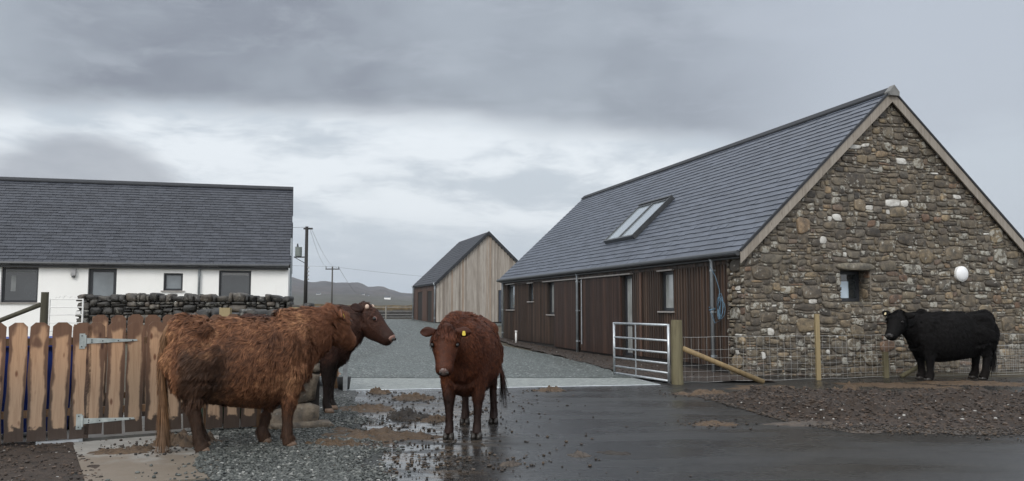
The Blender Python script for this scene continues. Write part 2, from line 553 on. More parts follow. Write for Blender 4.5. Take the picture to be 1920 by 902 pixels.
n.put(n.b.inputs['Base Color'], c)
n.put(n.b.inputs['Roughness'], n.math('MULTIPLY_ADD', f2, .5, .25))
n.put(n.b.inputs['Normal'], n.bump(n.noise(p, 40, 4, .6), .4, .005))
M_CONC = m


def grid_sheet(name, xs, ys, zf, mat):
    nx, ny = len(xs), len(ys)
    V = np.array([(x, y, zf(x, y)) for y in ys for x in xs])
    i = np.arange(ny - 1)[:, None] * nx + np.arange(nx - 1)[None]
    Fq = np.stack([i, i + 1, i + 1 + nx, i + nx], -1).reshape(-1, 4)
    return raw(name, V, [Fq], mat, None, True)


def loft_sheet(name, rows, mat, nx=12, z=.004, hf=None, sub=8, jag=.05, smooth=True, js=2.3):
    """rows: (y, xleft, xright); edges wander by jag metres"""
    ys = []
    for i in range(len(rows) - 1):
        for k in range(sub):
            t = k / sub
            ys.append(tuple(rows[i][q] * (1 - t) + rows[i + 1][q] * t for q in range(3)))
    ys.append(rows[-1])
    V = []
    for (y, a, b_) in ys:
        a += jag * fb(y, 3.1, len(name), js); b_ += jag * fb(y, 9.7, len(name), js)
        for k in range(nx + 1):
            t = k / nx
            x = a * (1 - t) + b_ * t
            yy = y + jag * .7 * fb(x, y, 5, js) * (1 if (y == ys[0][0] or y == ys[-1][0]) else 0)
            V.append((x, yy, g(x, yy) + z + (hf(x, yy, t) if hf else 0)))
    n1_ = nx + 1
    i = np.arange(len(ys) - 1)[:, None] * n1_ + np.arange(nx)[None]
    Fq = np.stack([i, i + 1, i + 1 + n1_, i + n1_], -1).reshape(-1, 4)
    return raw(name, np.array(V), [Fq], mat, None, smooth)


xs = sorted(set([-9000, -5000, -2500, -1200, -600, -300, -150, -90, -60, -40] + [round(-30 + .75 * i, 2) for i in range(81)] + [40, 60, 90, 150, 300, 600, 1200, 2500, 5000, 9000]))
ys = sorted(set([-400, -100, -40, -20, -10] + [round(-5 + .75 * i, 2) for i in range(94)] + [70, 80, 100, 130, 180, 260, 400, 700, 1200, 2500, 5000, 9000, 14000]))
structure(grid_sheet('ground', xs, ys, lambda x, y: g(x, y) - .02, M_MOOR))

# gravel yard beyond the cattle grid
structure(loft_sheet('yard_gravel', [(17.6, -4.1, 2.6), (22, -5.4, 2.0), (26, -6.5, 1.2), (30, -10, .2), (36, -13, -1.5), (45, -20, -2.5), (52, -24, 2), (61, -26, 6)], M_YARD, 30, .02, sub=8, jag=.12))
# wet asphalt road and apron
structure(loft_sheet('road', [(-4, -1.2, 16), (3, -1.15, 16), (7, -1.2, 18), (8.6, -1.5, 18), (10.5, -1.95, 19), (13, -2.6, 20), (14.9, -3.1, 20.5), (15.6, -3.2, 21), (16.9, -3.4, 21.5), (18.6, -3.6, 2.5)],
                     M_ROAD, 40, .004, sub=6, jag=.07))
# soil strip along the barn
structure(loft_sheet('soil_strip', [(16.6, 3.0, 5.3), (18.5, 2.45, 4.9), (21.5, 2.1, 4.0), (25, 1.5, 3.0), (30, .5, 1.55), (37, -1.1, -.45)], M_SOIL, 10, .03, hf=lambda x, y, t: .05 * max(0, fb(x, y, 0, 2.5)) * math.sin(math.pi * t), sub=14, jag=.16, js=1.2))
# left: gravel verge, concrete threshold, dark soil
structure(loft_sheet('gravel_verge', [(5, -3.4, -1.0), (7, -3.7, -1.05), (8.6, -4.3, -1.35), (10.0, -4.0, -1.75), (11, -4.2, -2.0), (13, -4.5, -2.5), (17.6, -4.8, -3.1)], M_GRAVB, 16, .012, sub=10, jag=.08))
structure(loft_sheet('soil_verge', [(3, -8, -2.4), (6, -9, -3.0), (7.4, -9, -3.4), (9.2, -9, -4.7), (9.8, -9, -5.6), (13.0, -10, -6.2)], M_SOIL, 30, .018, hf=lambda x, y, t: .03 * fb(x, y, 0, 6) if t < 1 else 0, sub=12, jag=.03))


def ypoly(name, pts, z0, z1, mat):
    b_ = MB(O=(0, 0, 0), U=(1, 0, 0), W=(0, 1, 0), Nn=(0, 0, 1))
    b_.prism(pts, z0, z1)
    return b_.build(name, mat)


slab = ypoly('concrete_path', [(-4.80, 9.18), (-3.5, 6.95), (-2.55, 7.35), (-2.9, 8.35), (-3.55, 10.15), (-3.72, 10.08), (-3.95, 9.78)], -.02, .026, M_CONC)
structure(slab)
structure(ypoly('concrete_path', [(-6.9, 8.52), (-4.86, 9.42), (-3.0, 10.55), (-3.7, 12.2), (-7.6, 10.4)], -.03, .03, M_CONC))

# soil bank between the road and the fence
def bank_near(x):
    pts = [(3.0, 14.3), (3.2, 13.5), (3.6, 10.95), (4.1, 10.25), (6.0, 9.8), (9, 9.3), (16, 8.4)]
    for (a, ya), (b_, yb) in zip(pts, pts[1:]):
        if x <= b_:
            return ya + (yb - ya) * max(0, (x - a) / (b_ - a))
    return pts[-1][1]


def bank_edge(x, o):
    return bank_near(x) + o + .30 * fb(x, 1.3, 0, 1.3) + .10 * fb(x, 8, 0, 7)


def bank_z(x, y):
    yn = bank_edge(x, .42)
    t = (y - yn) / (14.25 - yn)
    ed = sm(0, .22, t) * (1 - sm(.80, 1.02, t)) * sm(0, .7, x - 3.2)
    h = .10 + .09 * fb(x, y, 0, .9) + .08 * abs(fb(x, y, 2, 2.6)) + .06 * fb(x, y, 7, 6) + .03 * fb(x, y, 5, 17)
    return max(.013, .016 + h * ed + .012 * fb(x, y, 9, 14))


def bank_mesh(name, x0, x1, off0, off1, h, mat, nxx=150, nyy=46, top=14.35, z=.008):
    V = []
    for j in range(nyy + 1):
        t = j / nyy
        for i in range(nxx + 1):
            x = x0 + (x1 - x0) * (i / nxx)
            yn = bank_edge(x, off0)
            yf = top + off1 + .12 * fb(x, 5.3, 0, 1.5)
            yf = max(yf, yn + .05)
            y = yn + (yf - yn) * t
            ed = sm(0, .16, t) * (1 - sm(.84, 1, t)) * sm(0, .5, x - x0)
            if name == 'soil_bank':
                V.append((x, y, bank_z(x, y))); continue
            hh = h * ed * (.5 + .6 * fb(x, y, 0, 1.1) + .8 * abs(fb(x, y, 2, 4)) + 1.1 * abs(fb(x, y, 7, 8)) + .6 * abs(fb(x, y, 5, 20)))
            V.append((x, y, z + max(0, hh)))
    n1_ = nxx + 1
    i = np.arange(nyy)[:, None] * n1_ + np.arange(nxx)[None]
    Fq = np.stack([i, i + 1, i + 1 + n1_, i + n1_], -1).reshape(-1, 4)
    return raw(name, np.array(V), [Fq], mat, None, True)


structure(bank_mesh('mud_verge', 2.95, 16, -.05, .08, .0, M_VERGE, z=.008))
structure(bank_mesh('soil_bank', 3.25, 13, .42, -.1, .20, M_SOIL, 420, 150, z=.016))


# pebbles, crumbs and clods: uncountable stuff
ICO_V = None
def ico():
    t = (1 + 5 ** .5) / 2
    v = np.array([(-1, t, 0), (1, t, 0), (-1, -t, 0), (1, -t, 0), (0, -1, t), (0, 1, t), (0, -1, -t), (0, 1, -t), (t, 0, -1), (t, 0, 1), (-t, 0, -1), (-t, 0, 1)], float)
    v /= np.linalg.norm(v[0])
    f = np.array([(0, 11, 5), (0, 5, 1), (0, 1, 7), (0, 7, 10), (0, 10, 11), (1, 5, 9), (5, 11, 4), (11, 10, 2), (10, 7, 6), (7, 1, 8), (3, 9, 4), (3, 4, 2), (3, 2, 6), (3, 6, 8), (3, 8, 9), (4, 9, 5), (2, 4, 11), (6, 2, 10), (8, 6, 7), (9, 8, 1)])
    return v, f


IV, IF = ico()


def scatter(name, pts, smin, smax, mat, label, cat, flat=.6, sink=.3, rng=RNG, smooth=False, pw=1.6):
    k = len(pts)
    s = smin + (smax - smin) * rng.random(k) ** pw
    ax = rng.random((k, 3)) * .7 + .65
    ax[:, 2] *= flat
    V = IV[None] * ax[:, None] * s[:, None, None]
    V = V * (1 + .22 * (rng.random((k, 12, 1)) - .5))
    th = rng.random(k) * 6.283
    c_, s_ = np.cos(th), np.sin(th)
    x = V[..., 0] * c_[:, None] - V[..., 1] * s_[:, None]
    y = V[..., 0] * s_[:, None] + V[..., 1] * c_[:, None]
    P = np.array(pts)
    V = np.stack([x + P[:, None, 0], y + P[:, None, 1], V[..., 2] + P[:, None, 2] + (s * flat * (1 - sink))[:, None]], -1)
    Fa = (IF[None] + (np.arange(k) * 12)[:, None, None]).reshape(-1, 3)
    return stuff(raw(name, V.reshape(-1, 3), [Fa], mat, None, smooth), label, cat)


def peb_mat(name, stops, rough=.55):
    m, n = material(name, rough=rough)
    r = n.geo('Random Per Island')
    c = n.ramp(r, stops)
    f = n.noise(n.geo('Position'), 60, 3, .6)
    c = n.mix(n.step(f, .4, .7), c, n.mix(1, c, (.6, .6, .6), 'MULTIPLY'))
    n.put(n.b.inputs['Base Color'], c)
    n.put(n.b.inputs['Roughness'], n.math('MULTIPLY_ADD', n.white(n.math('MULTIPLY', r, 51)), .4, rough - .25))
    return m


M_PEB = peb_mat('grey_pebbles', [(0, (.032, .036, .034)), (.5, (.058, .065, .059)), (.85, (.105, .113, .104)), (.97, (.18, .185, .17)), (1, (.36, .36, .34))])
M_CLOD = peb_mat('soil_clods', [(0, (.010, .007, .005)), (.5, (.036, .024, .016)), (.93, (.10, .066, .044)), (.988, (.08, .06, .05)), (.990, (.28, .27, .25)), (1, (.42, .41, .38))], .7)
M_CRUMB = peb_mat('mud_crumbs', [(0, (.016, .012, .009)), (.6, (.04, .028, .019)), (1, (.09, .062, .038))], .6)

def lerp_tab(tab, y):
    for (a, va), (b_, vb) in zip(tab, tab[1:]):
        if y <= b_:
            return va + (vb - va) * max(0, (y - a) / (b_ - a))
    return tab[-1][1]


pts = []
while len(pts) < 30000:
    y = 6.6 + 7.2 * RNG.random() ** 1.5; x = -4.6 + 4.0 * RNG.random()
    xr = lerp_tab([(6, -1.1), (7, -1.15), (8.6, -1.45), (10.5, -1.95), (13, -2.5), (16, -3)], y) + .35 * fb(x, y, 0, 1.3) + .15 * RNG.normal()
    if x > xr: continue
    # the slab stays mostly clear on its left side
    slab_e = lerp_tab([(6.5, -2.45), (7.4, -2.55), (8.35, -2.9), (10.15, -3.55), (10.2, -5), (20, -5)], y)
    edge = slab_e - .10 + .30 * fb(x, y * .7, 3, 1.6) - (.9 * RNG.random() ** 2.5 if RNG.random() < .10 else 0)
    if x < edge: continue
    pts.append((x, y, .026 if x < slab_e + .02 else .012))
scatter('gravel_stones', pts, .006, .022, M_PEB, 'loose wet grey gravel beside the fence and the road edge', 'gravel')

pts = []
while len(pts) < 30000:
    x = 3.2 + 9 * RNG.random() ** 1.2; y = 9.5 + 5 * RNG.random()
    yn = bank_edge(x, .30)
    if y < yn + abs(RNG.normal()) * .25 or y > 14.4: continue
    t = (y - yn) / (14.4 - yn)
    pts.append((x, y, bank_z(x, y) - .004))
left = []
for _ in range(3500):
    y = 5.8 + 3.6 * RNG.random(); x = -6.5 + 3.2 * RNG.random()
    if x > lerp_tab([(6, -3.1), (7.4, -3.55), (9.2, -4.85), (12, -7)], y): continue
    left.append((x, y, .02))
for _ in range(2600):
    y = 16.9 + 19 * RNG.random(); t = RNG.random()
    a = lerp_tab([(16.6, 3.0), (18.5, 2.45), (25, 1.5), (30, .5), (37, -1.1)], y)
    pts.append((a + 1.6 * t + .15 * RNG.normal(), y, g(a, y) + .03))
scatter('soil_clods', left, .004, .020, M_CLOD, 'fine clods and small stones in the dark soil before the picket fence', 'soil', pw=2.2)
scatter('soil_clods', pts, .004, .027, M_CLOD, 'loose clods and small pale stones in the brown soil', 'soil', pw=2.2)

pts = []
for _ in range(900):
    y = 7.3 + 7.5 * RNG.random() ** 1.1; x = -.95 + 1.0 * RNG.normal()
    if x < -2.4 or x > 2.6: continue
    pts.append((x, y, .006))
for hx_, hy_, hr_ in ((-2.32, 14.6, .3), (-1.56, 13.7, .5), (-2.15, 12.3, .6), (-1.42, 11.4, .4), (-1.62, 9.75, .9), (-1.95, 9.15, .5), (2.6, 10.75, .4), (3.35, 14.35, .6), (.68, 15.0, .3), (-.72, 8.15, .6), (-3.8, 8.9, .5), (5.85, 14.8, .5), (7.3, 15.9, 1.1), (9.2, 16.3, 1.4)):
    for _ in range(int(420 * hr_)):
        pts.append((hx_ + hr_ * .7 * RNG.normal(), hy_ + hr_ * .5 * RNG.normal(), .008 if hx_ > -3 else .028))
for _ in range(5200):
    x = 3.1 + 9 * RNG.random() ** 1.3
    pts.append((x, bank_near(x) + .22 + .24 * RNG.normal(), .010))
scatter('mud_crumbs', pts, .005, .022, M_CRUMB, 'dark crumbs of mud scattered on the wet road', 'mud', pw=2)


# dung and mud heaps, each one a thing
def heap(cx, cy, rx, ry, h, mat, label, seed, cat='dung', name='dung_heap', rot=0, fine=1.0):
    na, nr = 56, 16
    V = [(0, 0, h)]
    for j in range(1, nr + 1):
        t = j / nr
        for i in range(na):
            a = 2 * math.pi * i / na
            rr = 1 + .55 * fb(math.cos(a) * 1.3, math.sin(a) * 1.3, seed, 1) + .30 * fb(math.cos(a) * 4, math.sin(a) * 4, seed, 1)
            x, y = math.cos(a) * rr * t * rx, math.sin(a) * rr * t * ry
            z_ = h * (1 - t ** 1.6) * (.7 + .7 * fb(x, y, seed, 5 * fine)) + (min(h, .12) * .8 + .012) * (fb(x, y, seed + 3, (13 if rx < .45 else 6) * fine) + .25 * fb(x, y, seed, (30 if rx < .45 else 12) * fine)) * (1 - t ** 5) + (.010 * (1 - t) if h < .05 else 0)
            V.append((x, y, max(-.004, z_) if j < nr else -.006))
    Fq = [np.array([(0, 1 + i, 1 + (i + 1) % na) for i in range(na)])]
    q = []
    for j in range(nr - 1):
        for i in range(na):
            i2 = (i + 1) % na
            q.append((1 + j * na + i, 1 + (j + 1) * na + i, 1 + (j + 1) * na + i2, 1 + j * na + i2))
    Fq.append(np.array(q))
    o = raw(name, np.array(V), Fq, mat, None, True)
    o.location = (cx, cy, g(cx, cy) + .008); o.rotation_euler = (0, 0, rot)
    return tag(o, label, cat, 'dung and mud lying on the ground')


# ------------------------------------------------------------------ cattle grid
NL, NR, FR, FL = Vector((-2.99, 15.03, 0)), Vector((2.86, 16.12, 0)), Vector((2.37, 18.5, 0)), Vector((-3.5, 17.8, 0))
cg = thing('cattle_grid', 'wide galvanised cattle grid of flat bars across the road entrance', 'cattle grid', (NL.x, NL.y, 0))
M_GRID = noisy('wet_galvanised_bars', (.25, .28, .272), (.42, .455, .44), 9, .5, .0, .2, .003)
mb = MB()
nb = 15
for i in range(nb):
    t0, t1 = (i + .1) / nb, (i + .58) / nb
    a0, a1, b0, b1 = NL.lerp(FL, t0), NL.lerp(FL, t1), NR.lerp(FR, t0), NR.lerp(FR, t1)
    z0, z1 = .0075, .013
    vs = [a0, b0, b1, a1]
    mb.add([Vector((p.x, p.y, z0)) for p in vs] + [Vector((p.x, p.y, z1)) for p in vs],
           [(3, 2, 1, 0), (4, 5, 6, 7), (0, 1, 5, 4), (1, 2, 6, 5), (2, 3, 7, 6), (3, 0, 4, 7)])
o = mb.build('bars', M_GRID, cg, org=(0, 0, 0)); o.location = (-NL.x, -NL.y, 0)
mb = MB()
mb.add([Vector((p.x, p.y, .0095)) for p in (NL, NR, FR, FL)], [(0, 1, 2, 3)])  # flat near-black sheet paints the shade of the pit between the bars
o = mb.build('pit_shade_sheet', M_BACK, cg); o.location = (-NL.x, -NL.y, 0)
for A_, B_ in ((NL, NR), (NR, FR), (FR, FL), (FL, NL)):
    mb = MB(); mb.tube([A_ + Vector((0, 0, .008)), B_ + Vector((0, 0, .008))], .009, 4)
    o = mb.build('edge_beam', M_GALV, cg); o.location = (-NL.x, -NL.y, 0)


# ------------------------------------------------------------------ masonry
def pack(Wc, Hc, blocked, rng, big=.06, wmax=9, hmax=5):
    """fill a grid with rectangles, bottom to top, largest first"""
    occ = np.array(blocked, bool)
    out = []
    def fits(i, j, w_, h_):
        return i + w_ <= Wc and j + h_ <= Hc and not occ[j:j + h_, i:i + w_].any()
    for _ in range(int(Wc * Hc * big / 12)):
        w_ = rng.integers(4, wmax + 1); h_ = rng.integers(2 if wmax > 6 else 3, max(4, min(hmax, w_)) + (1 if hmax > 3 else 0))
        i = rng.integers(0, max(1, Wc - w_)); j = rng.integers(0, max(1, Hc - h_))
        if fits(i, j, w_, h_):
            occ[j:j + h_, i:i + w_] = True; out.append((i, j, w_, h_))
    for j in range(Hc):
        i = 0
        while i < Wc:
            if occ[j, i]:
                i += 1; continue
            h_ = rng.choice([1, 1, 2, 2, 2, 3, 3]); w_ = int(rng.choice([2, 3, 3, 4, 4, 5, 6])) + (1 if h_ >= 3 else 0)
            while not fits(i, j, w_, h_):
                if w_ > 2: w_ -= 1
                elif h_ > 1: h_ -= 1
                elif w_ > 1: w_ -= 1
                else: break
            occ[j:j + h_, i:i + w_] = True; out.append((i, j, w_, h_)); i += w_
    return out


def stone(mb, u, w_, du, dw, d, rng, n0=0.0, warp=None, sq=4.5, both=False, gap=.012):
    k = 14
    ex = rng.uniform(4.0, 9) if both else rng.uniform(2.9, sq)
    ring = []
    ja, jb, jc = rng.uniform(-.22, .22), rng.uniform(-.14, .14), rng.uniform(-.2, .2)
    for i in range(k):
        a = 2 * math.pi * (i + .5) / k
        c_, s_ = math.cos(a), math.sin(a)
        rr = (abs(c_) ** ex + abs(s_) ** ex) ** (-1 / ex)
        rr *= 1 + rng.uniform(-.10, .06)
        x, y = c_ * rr, s_ * rr
        x += ja * y; y += jb * x + jc * x * y
        ring.append((x, y))
    hx, hy = max(.02, du / 2 - gap), max(.018, dw / 2 - gap)
    cu, cw = u + du / 2, w_ + dw / 2
    ou, ow = warp(cu, cw) if warp else (0, 0)
    tx, ty = rng.uniform(-.12, .12) * d, rng.uniform(-.12, .12) * d
    prof = [(1.0, n0 - .02), (1.0, n0 + d * .55), (.96, n0 + d * .86), (.84, n0 + d)]
    if both:
        prof = [(.78, n0 - d), (.96, n0 - d * .88), (1.0, n0 - d * .7), (1.0, n0 + d * .7), (.96, n0 + d * .88), (.78, n0 + d)]
    vs = []
    for s_, dn in prof:
        for (x, y) in ring:
            uu, ww = cu + x * hx * s_, cw + y * hy * s_
            qu, qw = warp(uu, ww) if warp else (0, 0)
            vs.append(mb.P(uu + qu, ww + qw, dn + (x * tx + y * ty if s_ < 1 else 0) + rng.uniform(-.06, .06) * d))
    fs = []
    for j in range(len(prof) - 1):
        for i in range(k):
            fs.append((j * k + i, j * k + (i + 1) % k, (j + 1) * k + (i + 1) % k, (j + 1) * k + i))
    top = (len(prof) - 1) * k
    vs.append(mb.P(cu + ou, cw + ow, n0 + d * 1.06)); c = len(vs) - 1
    for i in range(k):
        fs.append((top + i, top + (i + 1) % k, c))
    if both:
        vs.append(mb.P(cu + ou, cw + ow, n0 - d * 1.06)); c = len(vs) - 1
        for i in range(k):
            fs.append(((i + 1) % k, i, c))
    mb.add(vs, fs)


def wwarp(u, w_):
    return .035 * mnoise.noise(Vector((u * 1.1, w_ * 1.6, 3))) + .016 * mnoise.noise(Vector((u * 4, w_ * 5, 8))), \
        .055 * mnoise.noise(Vector((u * .8, w_ * 1.2, 13))) + .022 * mnoise.noise(Vector((u * 3.3, w_ * 4, 18)))


# ------------------------------------------------------------------ building parts
def slates(name, parent, O, U, S, Nn, L, SL, expo, wid, mat, seed=1, holes=(), th=.012, lift=.03):
    """rows of slates on a roof slope as one mesh"""
    rng = random.Random(seed)
    O, U, S, Nn = Vector(O), Vector(U), Vector(S), Vector(Nn)
    vs = []; fs = []
    rows = int(math.ceil(SL / expo))
    for r_ in range(rows):
        s0 = r_ * expo; s1 = min(SL, s0 + expo * 1.12)
        u = -(wid * .5 if r_ % 2 else 0) - rng.uniform(0, .02)
        while u < L:
            wd = wid * rng.uniform(.96, 1.04)
            a, b_ = max(0, u), min(L, u + wd - .006)
            u += wd
            if b_ - a < .02: continue
            if any(a < h[1] and b_ > h[0] and s0 < h[3] and s1 > h[2] for h in holes): continue
            j = rng.uniform(-.010, .010); tt = rng.uniform(-.005, .005)
            p = [O + U * a + S * (s0 + j) + Nn * (lift + tt), O + U * b_ + S * (s0 + j) + Nn * (lift - tt), O + U * b_ + S * s1 + Nn * (lift * .35 + tt * .3), O + U * a + S * s1 + Nn * (lift * .35)]
            q = [x - Nn * th for x in p]
            k = len(vs); vs += p + q
            fs += [(k, k + 1, k + 2, k + 3), (k + 4, k + 5, k + 1, k), (k + 5, k + 6, k + 2, k + 1), (k + 7, k + 4, k, k + 3), (k + 7, k + 6, k + 5, k + 4)]
    mb = MB(); mb.v = [tuple(v) for v in vs]; mb.f = fs
    return mb.build(name, mat, parent)


def window(parent, basis, u0, u1, z0, z1, rec, mat, fr=.06, sill=None, head=None, reveal=None, transom=None, name='window', fm=None):
    """frame (part) with pane and sill sub-parts; basis = dict(O,U,Nn); rec = recess of the frame"""
    mb = MB(**basis)
    for a, b_, c_, d_ in ((u0, u1, z0, z0 + fr), (u0, u1, z1 - fr, z1), (u0, u0 + fr, z0 + fr, z1 - fr), (u1 - fr, u1, z0 + fr, z1 - fr)):
        mb.box(a, b_, c_, d_, -rec - .07, -rec)
    if transom:
        mb.box(u0 + fr, u1 - fr, transom - fr * .5, transom + fr * .5, -rec - .07, -rec)
    fo = mb.build(name, fm or M_FRAME, parent)
    zs = [z0 + fr, z1 - fr] if not transom else [z0 + fr, transom - fr / 2, transom + fr / 2, z1 - fr]
    for i in range(0, len(zs), 2):
        pb = MB(**basis); pb.box(u0 + fr, u1 - fr, zs[i], zs[i + 1], -rec - .05, -rec - .03)
        pb.build('pane', mat, fo)
    if reveal:
        rb = MB(**basis)
        t = .02
        rb.box(u0 - t, u0 - .002, z0 - t, z1 + t, -rec - .07, 0)
        rb.box(u1 + .002, u1 + t, z0 - t, z1 + t, -rec - .07, 0)
        rb.box(u0, u1, z1 + .002, z1 + t, -rec - .07, 0)
        rb.build('reveal', reveal, fo)
    if sill:
        sb = MB(**basis); sb.box(u0 - .07, u1 + .07, z0 - .04, z0 - .003, -rec - .07, .06)
        sb.build('sill', sill, fo)
    if head:
        hb = MB(**basis); hb.box(u0 - .07, u1 + .07, z1 + .01, z1 + .045, -.02, .07)
        hb.build('head_flashing', head, fo)
    return fo


def vboards(mb, u0, u1, z0, z1, wd, gap, n0, n1, holes=(), rng=random):
    u = u0
    while u < u1 - .01:
        a, b_ = u, min(u1, u + wd - gap)
        u += wd
        segs = [(z0, z1(a, b_) if callable(z1) else z1)]
        for h in holes:
            if a < h[1] - .004 and b_ > h[0] + .004:
                # trim boards that only partly meet the opening
                if a < h[0] - .03:
                    b2 = h[0]
                    if True:
                        new = []
                        for s0, s1 in segs:
                            mb.box(a, b2, max(s0, h[2]), min(s1, h[3]), n0, n1)
                elif b_ > h[1] + .03:
                    for s0, s1 in segs:
                        mb.box(h[1], b_, max(s0, h[2]), min(s1, h[3]), n0, n1)
                new = []
                for s0, s1 in segs:
                    if h[2] > s0: new.append((s0, min(s1, h[2])))
                    if h[3] < s1: new.append((max(s0, h[3]), s1))
                segs = new
        j = rng.uniform(-.004, .004)
        for s0, s1 in segs:
            if s1 - s0 > .02:
                mb.box(a, b_, s0, s1, n0, n1 + j)


def downpipe(parent, basis, u, z0, z1, r=.04, off=.07, name='downpipe'):
    mb = MB(**basis)
    P = mb.P
    mb.tube([P(u, z0, off), P(u, z1 - .18, off), P(u, z1, off + .08)], r, 10)
    o = mb.build(name, M_PIPE, parent, True)
    for zz in (z0 + .35, (z0 + z1) / 2, z1 - .4):
        k = MB(**basis)
        k.tube([P(u, zz, off), P(u, zz + .04, off)], r * 1.25, 10)
        k.box(u - .02, u + .02, zz, zz + .04, 0, off)
        k.build('bracket', M_PIPE, o)
    return o


# ------------------------------------------------------------------ stone barn
BA = R(16.2)
barn = thing('stone_barn', 'long converted barn with rubble stone gable, dark timber side and slate roof', 'barn', (5.02, 17.85, 0), BA)
BW, BL, BE = 7.8, 19.2, 2.74
RZ = 6.40
hw = BW / 2
# gable: mortar core with an opening, then individual stones
WX0, WX1, WZ0, WZ1 = 2.42, 3.22, 1.57, 2.33
T = .5
core = MB()
core.box(0, WX0, -.2, BE, -T, 0); core.box(WX1, BW, -.2, BE, -T, 0)
core.box(WX0, WX1, -.2, WZ0, -T, 0); core.box(WX0, WX1, WZ1, BE, -T, 0)
core.prism([(0, BE), (BW, BE), (hw, RZ - .02)], -T, 0)
gw = core.build('gable_wall', M_MORTAR, barn)
cell = .058
Wc, Hc = int(BW / cell), int(RZ / cell)
bl = np.zeros((Hc, Wc), bool)
for j in range(Hc):
    for i in range(Wc):
        x, z_ = (i + .5) * cell, (j + .5) * cell
        top = BE + (RZ - BE) * (1 - abs(x - hw) / hw) - .05
        if z_ > top: bl[j, i] = True
        if WX0 - .01 < x < WX1 + .01 and WZ0 - .02 < z_ < WZ1 + .01: bl[j, i] = True
        if WX0 - .14 < x < WX1 + .15 and WZ1 <= z_ < WZ1 + .17: bl[j, i] = True
rng = np.random.default_rng(21)
mas = MB()
for (i, j, w_, h_) in pack(Wc, Hc, bl, rng, big=.20, wmax=9, hmax=6):
    a = w_ * h_
    stone(mas, i * cell, j * cell, w_ * cell, h_ * cell, rng.uniform(.012, .034) + .006 * min(3, a / 8), rng, 0, wwarp, gap=rng.uniform(.004, .012), sq=8)
# quoins returned on the side wall
ret = MB(O=(0, 0, 0), U=(0, 1, 0), Nn=(-1, 0, 0))
rng2 = np.random.default_rng(4)
for (i, j, w_, h_) in pack(11, int(BE / cell), np.zeros((int(BE / cell), 11), bool), rng2, big=.3, wmax=8, hmax=5):
    stone(ret, i * cell, j * cell, w_ * cell, h_ * cell, rng2.uniform(.03, .07), rng2, 0, None, gap=.009)
mas.v += []
k = len(mas.v); mas.v += ret.v; mas.f += [tuple(q + k for q in f_) for f_ in ret.f]
mas.build('rubble_masonry', M_GABLE, gw, True)
lin = MB()
lrng = np.random.default_rng(3)
stone(lin, WX0 - .13, WZ1 - .005, WX1 - WX0 + .27, .175, .07, lrng, 0, None, sq=8, gap=.002)
M_LINT = stone_mat('lintel_stone', [(0, (.20, .18, .14)), (1, (.22, .20, .16))], .5, 0)
lin.build('lintel', M_LINT, gw, True)
rv = MB()
crng = np.random.default_rng(9)
for side_, uu in ((1, WX1), (-1, WX0)):
    bb = MB(O=(uu, 0, WZ0), U=(0, 1, 0), Nn=(-side_, 0, 0))
    for (i, j, w_, h_) in pack(6, 13, np.zeros((13, 6), bool), crng, big=.2, wmax=5, hmax=4):
        stone(bb, i * cell, j * cell, w_ * cell, h_ * cell, crng.uniform(.012, .03), crng, 0, None, gap=.008)
    bb.build('window_reveal', M_GABLE, gw, True)
gb = dict(O=(0, 0, 0), U=(1, 0, 0), Nn=(0, -1, 0))
wf = window(barn, gb, WX0 + .01, WX1 - .01, WZ0 + .06, WZ1 - .01, .36, M_GLASSD, .07, name='window')
sb = MB(); sb.box(WX0 + .01, WX1 - .01, WZ0 + .002, WZ0 + .05, -.44, .01); sb.build('sill', M_LINT, wf)
pb = MB(); pb.box(WX0 + .09, WX0 + .52, WZ0 + .14, WZ0 + .52, -.388, -.384); pb.build('lower_pane', M_BLIND2, wf)
# wall lamp
lm = MB(O=(5.72, 0, 2.28))
seg, rg = 24, 7
vs = []; fs = []
for i in range(rg + 1):
    ph = math.pi / 2 * i / rg
    for k in range(seg):
        th = 2 * math.pi * k / seg
        vs.append(lm.P(.172 * math.cos(ph * .98) * math.cos(th), .172 * math.cos(ph * .98) * math.sin(th), .09 + .07 * math.sin(ph)))
for i in range(rg):
    for k in range(seg):
        fs.append((i * seg + k, i * seg + (k + 1) % seg, (i + 1) * seg + (k + 1) % seg, (i + 1) * seg + k))
lm.add(vs, fs)
M_OPAL = noisy('opal_lamp', (.78, .79, .80), (.82, .83, .84), 4, .35)
wl = lm.build('wall_lamp', M_OPAL, barn, True)
bz = MB(O=(5.72, 0, 2.28)); bz.tube([bz.P(0, 0, .02), bz.P(0, 0, .10)], .18, 24); bz.build('bezel', M_WHITEP, wl)

# other walls (hidden sides)
bw = MB(); bw.box(BW - .3, BW, -.2, BE, -BL, -T - .002); bw.box(0, BW, -.2, BE, -BL - .3, -BL - .002)
bw.prism([(0, BE), (BW, BE), (hw, RZ - .02)], -BL - .3, -BL - .002)
bw.build('rear_wall', M_MORTAR, barn)
# timber side
sb_ = dict(O=(0, 0, 0), U=(0, 1, 0), Nn=(-1, 0, 0))
holes = [(17.6, 18.7, 1.40, 2.45), (15.02, 15.62, 1.73, 2.42), (12.44, 13.24, 1.24, 2.40), (5.83, 6.50, .12, 2.40), (3.31, 4.05, 1.40, 2.42)]
bk = MB(**sb_)
